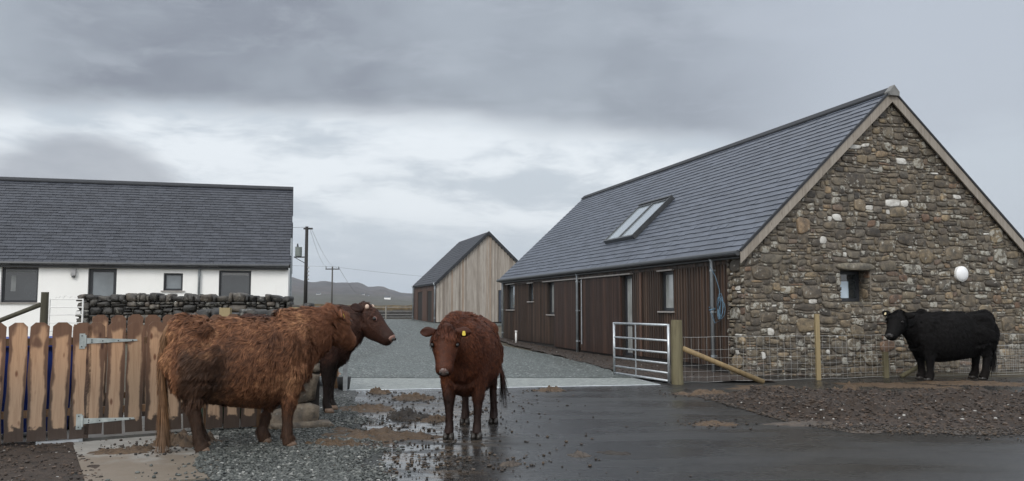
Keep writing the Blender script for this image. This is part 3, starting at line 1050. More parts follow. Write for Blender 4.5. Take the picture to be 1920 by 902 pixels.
# backing wall of boxes between the openings
hs = sorted(holes)
u = .65
for h in hs:
    bk.box(u, h[0], -.2, BE, -.30, -.04); bk.box(h[0], h[1], -.2, h[2], -.30, -.04); bk.box(h[0], h[1], h[3], BE, -.30, -.04)
    u = h[1]
bk.box(u, BL, -.2, BE, -.30, -.04)
swl = bk.build('side_wall', M_BACK, barn)
cl_ = MB(**sb_)
rr_ = random.Random(3)
sh = [(6.55, 9.72), (10.02, 12.40)]
hh = holes + [(a, b_, .1, 2.42) for a, b_ in sh]
vboards(cl_, .67, BL, .16, 2.46, .135, .008, -.04, -.012, hh, rr_)
vboards(cl_, .67, BL, 2.465, BE, .135, .008, -.04, -.008, (), rr_)
u = .67
while u < BL - .1:      # cover battens on the joints
    a, b_ = u + .115, u + .155
    segs = [(.16, 2.46)]
    for h in hh:
        if a < h[1] + .02 and b_ > h[0] - .02:
            new = []
            for s0, s1 in segs:
                if h[2] > s0: new.append((s0, h[2]))
                if h[3] < s1: new.append((h[3], s1))
            segs = new
    for s0, s1 in segs:
        if s1 - s0 > .03: cl_.box(a, b_, s0, s1, -.012, .008)
    u += .135
cl_.build('timber_cladding', M_CLAD, swl)
for a, b_ in sh:
    so = MB(**sb_)
    u = a
    while u < b_:
        so.box(u, u + .038, .1, 2.41, -.01, .045); u += .072
    so.box(a, b_, .3, .38, -.03, -.012); so.box(a, b_, 2.1, 2.18, -.03, -.012)
    so.build('slatted_screen', M_SLAT, swl)
st = MB(**sb_); st.box(5.16, 5.30, .16, 2.46, .01, .03); st.build('cover_board', board_mat('lighter_board', [(0, (.10, .055, .035)), (1, (.11, .06, .04))]), swl)
rl = MB(**sb_); rl.box(5.75, 13.65, 2.425, 2.462, -.01, .09); rl.build('head_rail', M_LEDGE, swl)
window(barn, sb_, 17.6, 18.7, 1.40, 2.45, .10, M_GLASSG, .07, M_LEDGE, M_LEDGE, M_BACK)
window(barn, sb_, 15.02, 15.62, 1.73, 2.42, .10, M_GLASSG, .07, M_LEDGE, M_LEDGE, M_BACK)
window(barn, sb_, 12.44, 13.24, 1.24, 2.40, .10, M_BLIND, .08, M_LEDGE, None, M_BACK)
window(barn, sb_, 5.83, 6.50, .12, 2.40, .10, M_BLIND, .08, None, None, M_BACK, transom=1.02, name='glazed_door')
window(barn, sb_, 3.31, 4.05, 1.40, 2.42, .10, M_BLIND, .08, M_LEDGE, M_LEDGE, M_BACK)
# roof
ov = .16
sl = math.hypot(hw + ov, (RZ - BE) * (hw + ov) / hw)
ca, sa = hw / math.hypot(hw, RZ - BE), (RZ - BE) / math.hypot(hw, RZ - BE)
rf = MB()
ez = BE - ov * sa / ca
rt = .10
rf.prism([(-ov, ez), (hw, RZ), (BW + ov, ez), (BW + ov, ez + rt), (hw, RZ + rt), (-ov, ez + rt)], -BL - .35, .10)
roof = rf.build('roof', M_BACK, barn)
sky_h = (9.75 - .1, 7.1, 0, 0)
slates('slates', roof, (-ov, -.12, ez + rt + .002), (0, 1, 0), (ca, 0, sa), (-sa, 0, ca), BL + .47, sl - .03, .198, .40, M_SLATE, 7, th=.012, lift=.030)
slates('slates', roof, (BW + ov, -.12, ez + rt + .002), (0, 1, 0), (-ca, 0, sa), (sa, 0, ca), BL + .47, sl - .03, .3, .6, M_SLATE, 8, th=.012, lift=.03)
rc = MB(O=(0, 0, 0), U=(1, 0, 0), Nn=(0, -1, 0))
rc.prism([(hw - .14, RZ + rt - .075), (hw, RZ + rt + .055), (hw + .14, RZ + rt - .075), (hw + .14, RZ + rt - .035), (hw, RZ + rt + .10), (hw - .14, RZ + rt - .035)], -BL - .36, .05)
rc.build('ridge', M_RIDGE, roof)
cap = MB(); cap.prism([(hw - .13, RZ - .03), (hw + .13, RZ - .03), (hw + .14, RZ + .06), (hw, RZ + rt + .12), (hw - .14, RZ + .06)], .05, .22)
cap.build('ridge_cap', noisy('weathered_lead', (.13, .13, .125), (.2, .2, .19), 7, .6), roof)
for s_ in (-1, 1):
    bgd = MB()
    x0 = -ov if s_ < 0 else BW + ov
    bgd.prism([(x0, ez + rt - .004), (hw, RZ + rt - .004), (hw, RZ + rt - .26), (x0, ez + rt - .25)], .102, .14)
    bgd.build('bargeboard', M_BARGE, roof)
    tp = MB()
    tp.prism([(x0 - (.02 * -s_ if s_ < 0 else -.02), ez + rt + .05), (hw, RZ + rt + .055), (hw, RZ + rt + .0), (x0, ez + rt - .0)], .102, .16)
    tp.build('verge_trim', M_RIDGE, roof)
gt = MB()
gt.tube([(-ov - .05, -.10, ez + .075), (-ov - .05, BL + .35, ez + .075)], .062, 10)
gt.build('gutter', M_GUT, barn)
fs_ = MB(**sb_); fs_.box(.0, BL + .2, ez - .03, ez + .09, .02, .13); fs_.build('fascia', M_GUT, barn)
downpipe(barn, sb_, 1.21, .02, BE - .02, .042, .1)
downpipe(barn, sb_, 9.94, .02, BE - .02, .042, .1)
downpipe(barn, sb_, 19.28, .02, BE - .02, .042, .06)
o = MB(**sb_); o.tube([o.P(9.62, .3, .07), o.P(9.62, 2.4, .07)], .02, 8); o.build('conduit', M_PIPE, barn)
# skylight: two long panes in a raised frame
SY0, SY1 = 7.2, 9.5
s0, s1 = (.76 + ov) / ca, (2.06 + ov) / ca
so3 = (-ov, 0, ez + rt)
kb = dict(O=so3, U=(0, 1, 0), W=(ca, 0, sa), Nn=(-sa, 0, ca))
kf = MB(**kb)
h_ = .15
for a, b_, c_, d_ in ((SY0, SY1, s0, s0 + .07), (SY0, SY1, s1 - .08, s1), (SY0, SY0 + .10, s0 + .07, s1 - .08), (SY1 - .06, SY1, s0 + .07, s1 - .08), ((SY0 + SY1) / 2 - .045, (SY0 + SY1) / 2 + .045, s0 + .07, s1 - .08)):
    kf.box(a, b_, c_, d_, 0, h_)
sk = kf.build('skylight', noisy('skylight_frame', (.05, .055, .06), (.07, .075, .08), 6, .4), roof)
mid = (SY0 + SY1) / 2
for a, b_ in ((SY0 + .10, mid - .045), (mid + .045, SY1 - .06)):
    kp = MB(**kb); kp.box(a, b_, s0 + .07, s1 - .08, .08, .115); kp.build('pane', M_SKYL, sk)
kt = MB(**kb); kt.box(SY0 - .04, SY0 + .02, s0 - .02, s1 + .04, .02, h_ + .025); kt.box(SY0 - .02, SY1 + .02, s1 + .002, s1 + .07, 0, h_ + .04)
kt.build('flashing', M_GUT, sk)

# blue rope hung on the downpipe
rp = thing('rope', 'coil of pale blue rope hanging on the downpipe by the stone corner', 'rope', (5.02, 17.85, 0), BA)
rb = MB(**sb_)
rr_ = random.Random(8)
pts_ = [rb.P(1.19, 2.42, .15), rb.P(1.0, 2.2, .13), rb.P(.82, 1.9, .14), rb.P(.76, 1.55, .15), rb.P(.80, 1.2, .15), rb.P(1.0, 1.14, .16), rb.P(1.22, 1.45, .16)]
rb.tube(pts_, .007, 5)
for q in range(4):
    cx, cz = .82 + rr_.uniform(-.06, .06), 1.48 + rr_.uniform(-.06, .06)
    rx_, rz_ = .10 + rr_.uniform(-.03, .04), .25 + rr_.uniform(-.06, .07)
    rb.tube([rb.P(cx + rx_ * math.cos(a / 10 * 6.283), cz + rz_ * math.sin(a / 10 * 6.283), .13 + .02 * math.sin(a)) for a in range(11)], .007, 5)
rb.tube([rb.P(1.22 + .07 * math.cos(a), 1.42 + .01 * a, .1 + .07 * math.sin(a)) for a in range(9)], .012, 5)
rb.build('coil', noisy('blue_rope', (.07, .14, .21), (.13, .23, .31), 20, .7), rp, True)

vp = MB(); q = Matrix.Rotation(BA, 3, 'Z') @ Vector((-.35, 16.2, 0)) + Vector((5.02, 17.85, 0))
vp.tube([(q.x, q.y, .0), (q.x, q.y, .52)], .04, 10); vp.tube([(q.x, q.y, .50), (q.x, q.y, .56)], .052, 10)
tag(vp.build('vent_pipe', M_WHITEP, None, True), 'short white upright pipe by the far end of the dark timber wall', 'pipe')

# ------------------------------------------------------------------ white house
hz = .55
house = thing('white_house', 'white rendered cottage with dark slate roof behind the dry stone wall', 'house', (-7.576, 28.0, hz - .1), R(14.5))
HW_, HL = 7.2, 15.0
he, hr = 2.96 - hz + .1, 5.93 - hz + .1
fb_ = dict(O=(0, 0, 0), U=(1, 0, 0), Nn=(0, -1, 0))
off = -(hz - .1)
hol = [(-8.66, -7.61, 1.65 + off, 2.75 + off), (-6.18, -5.34, .6 + off, 2.74 + off), (-3.93, -3.34, 2.04 + off, 2.61 + off), (-2.22, -1.2, 1.65 + off, 2.72 + off), (-12.2, -11.0, 1.65 + off, 2.75 + off)]
wb = MB(**fb_)
u = -HL
for h in sorted(hol):
    wb.box(u, h[0], -.3, he, -.3, 0); wb.box(h[0], h[1], -.3, h[2], -.3, 0); wb.box(h[0], h[1], h[3], he, -.3, 0)
    u = h[1]
wb.box(u, 0, -.3, he, -.3, 0)
wb.box(-HL, 0, -.3, he, -HW_, -HW_ + .3)
for uu in (-.3, -HL):
    e0, e1 = (uu, uu + .3)
    gg = MB(O=(e0, 0, 0), U=(0, 1, 0), Nn=(1, 0, 0))
    gg.prism([(.302, -.3), (HW_ - .302, -.3), (HW_ - .302, he), (.302, he)], 0, .3)
    gg.prism([(0, he + .001), (HW_, he + .001), (HW_ / 2, hr)], 0, .3)
    k = len(wb.v); wb.v += gg.v; wb.f += [tuple(q + k for q in f_) for f_ in gg.f]
hwall = wb.build('wall', M_RENDER, house)
pan = [M_GLASSD, M_GLASSG, M_GLASSG, M_GLASSD, M_GLASSD]
nm = ['window', 'glazed_door', 'window', 'window', 'window']
for h, pm_, nn_ in zip(hol, pan, nm):
    window(house, fb_, h[0] + .003, h[1] - .003, h[2] + .003, h[3] - .003, .12, pm_, .11 if nn_ == 'glazed_door' else .065, M_LEDGE, None, None, name=nn_)
hs_ = HW_ / 2
hh_ = math.hypot(hs_, hr - he); hc, hsn = hs_ / hh_, (hr - he) / hh_
ho = .18; hez = he - ho * hsn / hc
rf = MB(O=(0, 0, 0), U=(0, 1, 0), Nn=(1, 0, 0))
rf.prism([(-ho, hez + .003), (hs_, hr + .003), (HW_ + ho, hez + .003), (HW_ + ho, hez + .09), (hs_, hr + .09), (-ho, hez + .09)], -HL - .08, .06)
hroof = rf.build('roof', M_BACK, house)
slates('slates', hroof, (-HL - .08, -ho, hez + .092), (1, 0, 0), (0, hc, hsn), (0, -hsn, hc), HL + .16, hh_ + ho / hc - .02, .165, .27, M_SLATE2, 3, th=.010, lift=.024)
slates('slates', hroof, (-HL - .08, HW_ + ho, hez + .092), (1, 0, 0), (0, -hc, hsn), (0, hsn, hc), HL + .16, hh_ + ho / hc - .02, .38, .5, M_SLATE2, 4)
rc = MB(O=(0, 0, 0), U=(0, 1, 0), Nn=(1, 0, 0))
rc.prism([(hs_ - .13, hr + .03), (hs_, hr + .13), (hs_ + .13, hr + .03), (hs_ + .13, hr + .07), (hs_, hr + .18), (hs_ - .13, hr + .07)], -HL - .1, .08)
rc.build('ridge', M_RIDGE, hroof)
gt = MB(); gt.tube([(-HL, -ho - .04, hez + .06), (.02, -ho - .04, hez + .06)], .055, 8); gt.box(-HL, 0, hez - .06, hez + .05, .02, .14)
gt.build('gutter', M_GUT, house)
downpipe(house, fb_, -2.83, -.1, he - .02, .04, .06)
dg = MB(O=(.02, 0, 0), U=(0, 1, 0), Nn=(1, 0, 0)); dg.tube([dg.P(.25, .4, .06), dg.P(.25, he + .9, .06)], .035, 8); dg.build('downpipe', M_PIPE, house)
vl = MB(**fb_); vl.box(-6.67, -6.53, 2.50 + off, 2.72 + off, .002, .1); wlo = vl.build('wall_lamp', M_BOX, house)
vl = MB(**fb_); vl.tube([vl.P(-6.6, 2.44 + off, .05), vl.P(-6.6, 2.5 + off, .05)], .055, 10); vl.build('lens', M_GLASSD, wlo)
# pale blind inside the far-left window and roller blind
ib = MB(**fb_); ib.box(-8.56, -7.71, 2.60 + off, 2.66 + off, -.149, -.146); ib.box(-8.42, -8.28, 2.0 + off, 2.5 + off, -.149, -.146)
ib.build('roller_blind', noisy('blind_cloth', (.16, .17, .17), (.2, .21, .21), 6, .6), house)
ib = MB(**fb_); ib.box(-2.12, -1.3, 2.56 + off, 2.64 + off, -.149, -.146); ib.build('roller_blind', M_BOX, house)

# ------------------------------------------------------------------ timber cabin
cab = thing('timber_cabin', 'small steep-roofed cabin with pale vertical larch gable and dark side', 'cabin', (-4.77, 52.3, .44), BA)
CW, CL, CE, CR = 6.76, 8.4, 2.6, 5.82
ch = CW / 2
cb = MB(); cb.box(0, CW, -.3, CE, -CL, -.03); cb.prism([(0, CE), (CW, CE), (ch, CR)], -CL, -.03)
cwall = cb.build('wall', M_BACK, cab)
g1 = MB(); rr_ = random.Random(6)
vboards(g1, .0, CW, .12, lambda a, b_: CE + (CR - CE) * (1 - max(abs(a - ch), abs(b_ - ch)) / ch) - .02, .20, .015, -.03, 0, [(4.05, 5.3, .1, 2.16)], rr_)
u = .17
while u < CW - .1:
    t_ = CE + (CR - CE) * (1 - (abs(u + .03 - ch) + .04) / ch)
    if not (4.0 < u < 5.3): g1.box(u, u + .06, .12, t_, 0, .035)
    else: g1.box(u, u + .06, 2.17, t_, 0, .022)
    u += .20
g1.build('larch_gable', M_LARCH, cwall)
g2 = MB(**sb_)
hl2 = [(1.5, 3.05, .15, 2.12), (5.05, 6.8, .15, 2.12)]
vboards(g2, .02, CL, .12, CE, .14, .012, .002, .03, hl2, rr_)
g2.build('dark_cladding', board_mat('red_brown_larch', [(0, (.055, .028, .019)), (1, (.115, .058, .036))], .5, .6), cwall)
for h in hl2:
    window(cab, sb_, h[0], h[1], h[2] + .75, h[3], -.004, M_SLAT, .07, name='shuttered_window', fm=M_BACK)
window(cab, gb, 4.1, 5.25, .12, 2.14, -.03, M_GLASSD, .1, None, None, name='glazed_door', fm=noisy('blue_grey_frame', (.03, .04, .06), (.04, .05, .07), 5))
hh2 = math.hypot(ch, CR - CE); c2, s2 = ch / hh2, (CR - CE) / hh2
co = .15; cez = CE - co * s2 / c2
rf = MB(); rf.prism([(-co, cez + .003), (ch, CR + .003), (CW + co, cez + .003), (CW + co, cez + .10), (ch, CR + .10), (-co, cez + .10)], -CL - .1, .12)
croof = rf.build('roof', M_RIDGE, cab)
slates('slates', croof, (-co, -.13, cez + .102), (0, 1, 0), (c2, 0, s2), (-s2, 0, c2), CL + .24, hh2 + co / c2 - .02, .25, .5, M_SLATE3, 3)
slates('slates', croof, (CW + co, -.13, cez + .102), (0, 1, 0), (-c2, 0, s2), (s2, 0, c2), CL + .24, hh2 + co / c2 - .02, .25, .5, M_SLATE3, 4)
for s_ in (-1, 1):
    b1 = MB(); x0 = -co - .01 if s_ < 0 else CW + co + .01
    b1.prism([(x0, cez + .12), (ch, CR + .14), (ch, CR - .10), (x0, cez - .10)], .122, .16); b1.build('bargeboard', M_RIDGE, croof)
downpipe(cab, sb_, .06, .0, CE, .05, .1)
downpipe(cab, sb_, CL - .05, .0, CE, .05, .1)

# ------------------------------------------------------------------ dry stone walls
def drywall(name, label, path, heights, cellw, mat, seed, thick=.5, cope=True, coping=.16, group=None):
    """stones through the full thickness of the wall so it reads from every side"""
    rng = np.random.default_rng(seed)
    mb = MB()
    p0, p1 = Vector((*path[0], 0)), Vector((*path[1], 0))
    d_ = (p1 - p0); L = d_.length; d_.normalize()
    nrm = Vector((d_.y, -d_.x, 0))
    z0 = min(g(p0.x, p0.y), g(p1.x, p1.y)) - .1
    bb = MB(O=(p0.x, p0.y, z0), U=d_, Nn=nrm)
    H = max(heights) - z0
    Wc_, Hc_ = int(L / cellw), int(H / cellw)
    blk = np.zeros((Hc_, Wc_), bool)
    hl = lambda u: heights[0] + (heights[1] - heights[0]) * u - z0
    for j in range(Hc_):
        for i in range(Wc_):
            if (j + .6) * cellw > hl((i + .5) / Wc_) - (coping if cope else 0): blk[j, i] = True
    for (i, j, w_, h_) in pack(Wc_, Hc_, blk, rng, .15, 6, 4):
        stone(bb, i * cellw, j * cellw, w_ * cellw, h_ * cellw, thick / 2 * rng.uniform(.84, 1.06), rng, 0, None, 9, both=True, gap=.003)
    if cope:
        u = 0
        while u < L - .05:
            wd = rng.uniform(.10, .34)
            hh = rng.uniform(.75, 1.35) * coping
            stone(bb, u, hl(min(1, u / L)) - coping - .05, wd, hh + .04, thick / 2 * rng.uniform(.8, 1.1), rng, 0, None, 6, both=True, gap=.004)
            u += wd * .96
    o = bb.build('stonework', mat, None, True)
    cr = MB(O=(p0.x, p0.y, z0), U=d_, Nn=nrm)
    mh = min(hl(0), hl(1)) - coping - .06
    cr.prism([(.05, 0), (L - .05, 0), (L - .05, hl(1) - coping - .07), (.05, hl(0) - coping - .07)], -thick * .3, thick * .3)
    t = thing(name, label, 'wall', (p0.x, p0.y, z0), 0, group)
    for q in (o, cr.build('core', M_BACK, None)):
        q.parent = t; q.location = (-p0.x, -p0.y, -z0)
    return t


drywall('dry_stone_wall', 'tall dark dry stone wall in front of the white house', ((-11.4, 21.9), (-5.95, 22.0)), (1.85, 1.83), .068, M_DRY, 3)
drywall('dry_stone_wall', 'low end of dry stone wall near the utility pole', ((-5.93, 22.0), (-5.2, 22.05)), (1.62, 1.55), .068, M_DRY, 5)
drywall('dry_stone_wall', 'near dark dry stone wall just behind the brown cattle', ((-5.6, 14.6), (-3.35, 14.2)), (1.44, 1.42), .068, M_DRY, 8)
drywall('stone_pier', 'pale block stone pier where the picket fence ends', ((-3.08, 10.42), (-2.42, 10.66)), (1.05, 1.0), .13, M_PIER, 4, .42, cope=False, coping=.0)
# flat slab at its foot
fsb = MB(O=(-2.95, 10.25, -.01), U=(.93, .36, 0), Nn=(.36, -.93, 0))
stone(fsb, 0, 0, .75, .11, .12, np.random.default_rng(2), 0, None, 6, both=True, gap=.002)
tag(fsb.build('stone_slab', M_PIER, None, True), 'flat pale stone lying at the foot of the stone pier', 'stone')

# heap of pinkish sand behind the near stone wall
M_SAND = soil_mat('pink_sand', (.26, .16, .11), (.34, .215, .155), (.29, .19, .14), 6)
hp = heap(-4.35, 16.3, 1.0, .7, 1.15, M_SAND, 'heap of pinkish sand behind the near dry stone wall', 5, 'sand', 'sand_heap', 0, .25)
hp.location.z = g(-4.35, 16.3) + .2
del hp['group']

# far dyke with turf top
dk = thing('turf_dyke', 'dark stone dyke with brown grass top beyond the yard', 'wall', (-36, 67, .4))
V = []
nxx, prof = 200, [(-1.1, -.5), (-.85, .35), (-.75, .95), (-.3, 1.25), (.5, 1.25), (1.2, -.5)]
for i in range(nxx + 1):
    x = i * 110 / nxx
    for j, (py, pz) in enumerate(prof):
        V.append((x, py + .12 * fb(x, j, 0, 1.1), pz + .14 * fb(x, j * .6, 0, .8) + .06 * fb(x, j, 4, 4)))
k = len(prof)
Fd = np.array([(i * k + j, (i + 1) * k + j, (i + 1) * k + j + 1, i * k + j + 1) for i in range(nxx) for j in range(k - 1)])
m, n = material('dyke', rough=.9)
p = n.coord(); z = n.sep(p)[2]
f = n.noise(p, 3.0, 6, .7); f2 = n.noise(n.mapping(p, (1, 1, 3)), 4, 5, .7)
cst = n.mix(n.step(f2, .3, .7), (.018, .018, .018), (.06, .058, .055))
cgr = n.mix(n.step(f, .3, .7), (.05, .035, .018), (.12, .088, .045))
n.put(n.b.inputs['Base Color'], n.mix(n.step(n.math('ADD', z, n.math('MULTIPLY', f, .35)), .95, 1.15), cst, cgr))
n.put(n.b.inputs['Normal'], n.bump(f2, .9, .1))
raw('bank', np.array(V), [Fd], m, dk, True)


# ------------------------------------------------------------------ wire fences
M_WIRE = noisy('galvanised_wire', (.34, .34, .33), (.44, .44, .42), 15, .5, .3)
def mesh_fence(parent, path, z0, hs_list, step, r=.0022):
    mb = MB()
    for h in hs_list:
        pts_ = [Vector((x, y, z0 + h + .006 * math.sin(3 * i))) for i, (x, y) in enumerate(path)]
        fine = []
        for a, b_ in zip(pts_, pts_[1:]):
            for t in range(5):
                q = a.lerp(b_, t / 5); q.z += .008 * math.sin(t * 2.1 + h * 9); fine.append(q)
        fine.append(pts_[-1])
        mb.tube(fine, r * (1.6 if h in (hs_list[0], hs_list[-1]) else 1), 4, cap=False)
    for (x0, y0), (x1, y1) in zip(path, path[1:]):
        L = math.hypot(x1 - x0, y1 - y0); k = max(1, int(L / step))
        for i in range(k):
            t = (i + random.uniform(-.12, .12)) / k; t = max(0, t)
            x, y = x0 + (x1 - x0) * t, y0 + (y1 - y0) * t
            dx = random.uniform(-.012, .012)
            mb.tube([(x, y, z0 + hs_list[0]), (x + dx, y, z0 + (hs_list[0] + hs_list[-1]) / 2), (x, y, z0 + hs_list[-1])], r, 4, cap=False)
    return mb.build('wire_mesh', M_WIRE, parent)


def round_post(name, x, y, z0, z1, r, mat, parent, lean=(0, 0)):
    mb = MB()
    k = 7
    mb.tube([(x + lean[0] * i / k + .004 * math.sin(i * 2), y + lean[1] * i / k, z0 + (z1 - z0) * i / k) for i in range(k + 1)], [r * (1 + .03 * math.sin(i * 1.7)) for i in range(k)] + [r * .93], 14)
    return mb.build(name, mat, parent, False, org=(0, 0, 0))


M_POSTG = board_mat('mossy_post', [(0, (.13, .115, .065)), (1, (.17, .15, .085))], .6, .8)
M_LOG = board_mat('peeled_log', [(0, (.24, .17, .085)), (1, (.30, .22, .11))], .5, .7)
wfn = thing('wire_fence', 'galvanised stock fence with timber posts before the stone gable', 'fence', (0, 0, 0))
fpath = [(3.22, 16.32), (4.8, 16.78), (6.3, 17.2), (7.9, 17.72), (9.6, 18.15), (11.6, 18.35)]
mesh_fence(wfn, fpath, .03, [0, .10, .21, .33, .47, .63, .88], .15)
round_post('strainer_post', 3.22, 16.27, -.2, 1.25, .115, M_POSTG, wfn)
sq = MB(); sq.box(6.27, 6.355, -.1, 1.36, -17.24, -17.16); sq.build('post', M_POSTW, wfn)
sq = MB(); sq.box(7.9, 8.0, -.1, .55, -17.8, -17.7); sq.build('post', M_POSTG, wfn)
lg = MB(); lg.tube([(3.33, 16.22, .70), (4.0, 16.3, .42), (4.95, 16.45, .03)], [.05, .052, .055], 10); lg.build('strut', M_LOG, wfn, True)
lg = MB(); lg.tube([(9.5, 17.95, .62), (8.5, 17.85, .12), (8.3, 17.83, .02)], .05, 8); lg.build('strut', M_POSTG, wfn, True)
wf2 = thing('mesh_hurdle', 'fine galvanised mesh panel against the stone gable right of the black bull', 'hurdle', (0, 0, 0))
mesh_fence(wf2, [(9.95, 18.6), (13.0, 19.3)], .04, [0, .12, .24, .36, .48, .6], .05, .0022)

# open field gate at the cattle grid
gate = thing('field_gate', 'open galvanised six-bar gate at the right end of the cattle grid', 'gate', (0, 0, 0))
G0, G1 = Vector((3.05, 16.22, 0)), Vector((2.24, 18.25, 0))
for p_ in (G0, G1):
    mb = MB(); mb.tube([p_ + Vector((0, 0, .03)), p_ + Vector((0, 0, 1.17))], .027, 10); mb.build('stile', M_GALV, gate, True)
for fr_ in (0, .28, .50, .69, .86, 1.0):
    z_ = 1.15 - fr_ * 1.08
    mb = MB(); mb.tube([G0 + Vector((0, 0, z_)), G1 + Vector((0, 0, z_))], .019 if 0 < fr_ < 1 else .023, 8); mb.build('rail', M_GALV, gate, True)
gm = G0.lerp(G1, .56); gd = (G1 - G0).normalized() * .022
mb = MB(O=gm, U=(G1 - G0).normalized(), Nn=(-.93, -.37, 0)); mb.box(-.02, .02, .07, 1.15, .02, .027); mb.build('brace', M_GALV, gate)

# far stock fence in front of the dyke
ff = thing('stock_fence', 'far post and wire fence along the dark dyke', 'fence', (0, 0, 0))
for x in (-18.5, -16.6, -13.6, -11.6, -9.6, -6.9, -3.9):
    y = 63.5 + .03 * x
    mb = MB(); mb.tube([(x, y, .3), (x, y, 1.62 + random.uniform(-.06, .06))], .06, 7); mb.build('post', noisy('grey_post', (.2, .19, .17), (.28, .27, .24), 5), ff)
mb = MB()
for h in (.55, .75, .95, 1.2, 1.5):
    mb.tube([(-24, 62.7, h + .05), (-14, 63, h), (-4, 63.3, h)], .012, 4)
mb.build('wire', M_WIRE, ff)

# ------------------------------------------------------------------ garden post, small white gate
M_OLDP = board_mat('grey_green_post', [(0, (.06, .058, .04)), (1, (.08, .075, .05))], .6, .8)
gp = thing('strainer_post', 'thick grey-green round post with slanting strut left of the white gate', 'post', (-9.02, 16, 0))
mb = MB(); mb.tube([(0, 0, .0), (0, 0, 1.0), (0, 0, 1.79)], [.075, .073, .068], 14); mb.build('post', M_OLDP, gp)
mb = MB(); mb.tube([(-.07, 0, 1.55), (-.75, -.1, 1.26), (-1.3, -.15, 1.0)], [.045, .045, .05], 10); mb.build('strut', M_OLDP, gp, True)
wg = thing('white_garden_gate', 'small white metal garden gate with scrolled top by the dry stone wall', 'gate', (-9.2, 16.5, 0))
for x in (0, .66):
    mb = MB(); mb.tube([(x, 0, .62), (x, 0, 1.67)], .017, 8); mb.build('stile', M_WHITEP, wg)
for z_ in (.72, .88, 1.03, 1.19, 1.35, 1.50, 1.655):
    mb = MB(); mb.tube([(0, 0, z_), (.66, 0, z_)], .011, 6); mb.build('rail', M_WHITEP, wg)
mb = MB()
for cx_, r_ in ((.33, .06), (.22, .045), (.44, .045), (.14, .03), (.52, .03)):
    mb.tube([(cx_ + r_ * math.cos(a / 8 * math.pi), 0, 1.67 + r_ * math.sin(a / 8 * math.pi)) for a in range(9)], .006, 5)
mb.build('scrollwork', M_WHITEP, wg)
mb = MB()
for i in range(14):
    mb.tube([(.03 + i * .045, 0, .72), (.03 + i * .045, 0, 1.03)], .003, 4)
mb.build('mesh_infill', M_WHITEP, wg)
mb = MB(); mb.box(.53, .62, 1.36, 1.42, -.02, .02); mb.build('latch', M_WHITEP, wg)

# two sawn fence posts behind the cattle
for x, y, zt, lb in ((-4.85, 14.05, 1.49, 'squared yellow post top seen over the back of the big ginger cow'), (-3.62, 14.0, 1.50, 'squared yellow post top behind the neck of the big ginger cow')):
    mb = MB(); mb.box(x - .09, x + .09, 0, zt, -y - .05, -y + .05)
    tag(mb.build('fence_post', M_POSTW, None), lb, 'post')

# ------------------------------------------------------------------ picket fences
def picket_mat():
    m, n = material('picket_wood', rough=.65)
    v = n.coord()
    x, y, z_ = n.sep(v)[:3]
    rnd = n.new('ShaderNodeObjectInfo').outputs['Random']
    off = n.comb(n.math('MULTIPLY', rnd, 37), n.math('MULTIPLY', rnd, 11), n.math('MULTIPLY', rnd, 19))
    vv = n.vmath('ADD', v, off)
    wob = n.noise(n.mapping(vv, (3, 1, 2.2)), 1.0, 3, .5)
    wob2 = n.noise(n.mapping(vv, (10, 1, 9)), 1.0, 3, .6)
    gr = n.noise(n.mapping(vv, (30, 30, 1.5)), 1.0, 5, .6, 1.6)
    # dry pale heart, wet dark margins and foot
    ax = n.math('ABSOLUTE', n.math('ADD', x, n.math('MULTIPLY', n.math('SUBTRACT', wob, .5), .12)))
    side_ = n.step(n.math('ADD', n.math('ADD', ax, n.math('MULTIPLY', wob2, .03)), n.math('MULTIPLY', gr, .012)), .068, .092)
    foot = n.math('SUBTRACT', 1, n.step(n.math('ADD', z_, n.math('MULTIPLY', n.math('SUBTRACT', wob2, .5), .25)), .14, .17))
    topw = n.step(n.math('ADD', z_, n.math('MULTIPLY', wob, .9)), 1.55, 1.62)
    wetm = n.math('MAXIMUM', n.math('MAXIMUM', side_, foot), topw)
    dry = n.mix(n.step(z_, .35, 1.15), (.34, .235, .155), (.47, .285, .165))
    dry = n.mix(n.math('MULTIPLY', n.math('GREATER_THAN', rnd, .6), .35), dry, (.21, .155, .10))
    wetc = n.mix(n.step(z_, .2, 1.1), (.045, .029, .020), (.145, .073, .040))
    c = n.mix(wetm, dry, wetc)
    c = n.mix(n.math('MULTIPLY', n.step(gr, .38, .7), .5), c, n.mix(1, c, (.58, .5, .45), 'MULTIPLY'))
    kn = n.voro(n.mapping(vv, (8, 3, 3.2)), 1.0)
    c = n.mix(n.math('SUBTRACT', 1, n.step(kn, .06, .17)), c, n.mix(1, c, (.38, .25, .2), 'MULTIPLY'))
    n.put(n.b.inputs['Base Color'], c)
    n.put(n.b.inputs['Roughness'], n.math('MULTIPLY_ADD', wetm, -.2, .72))
    n.put(n.b.inputs['Normal'], n.bump(gr, .4, .004))
    return m


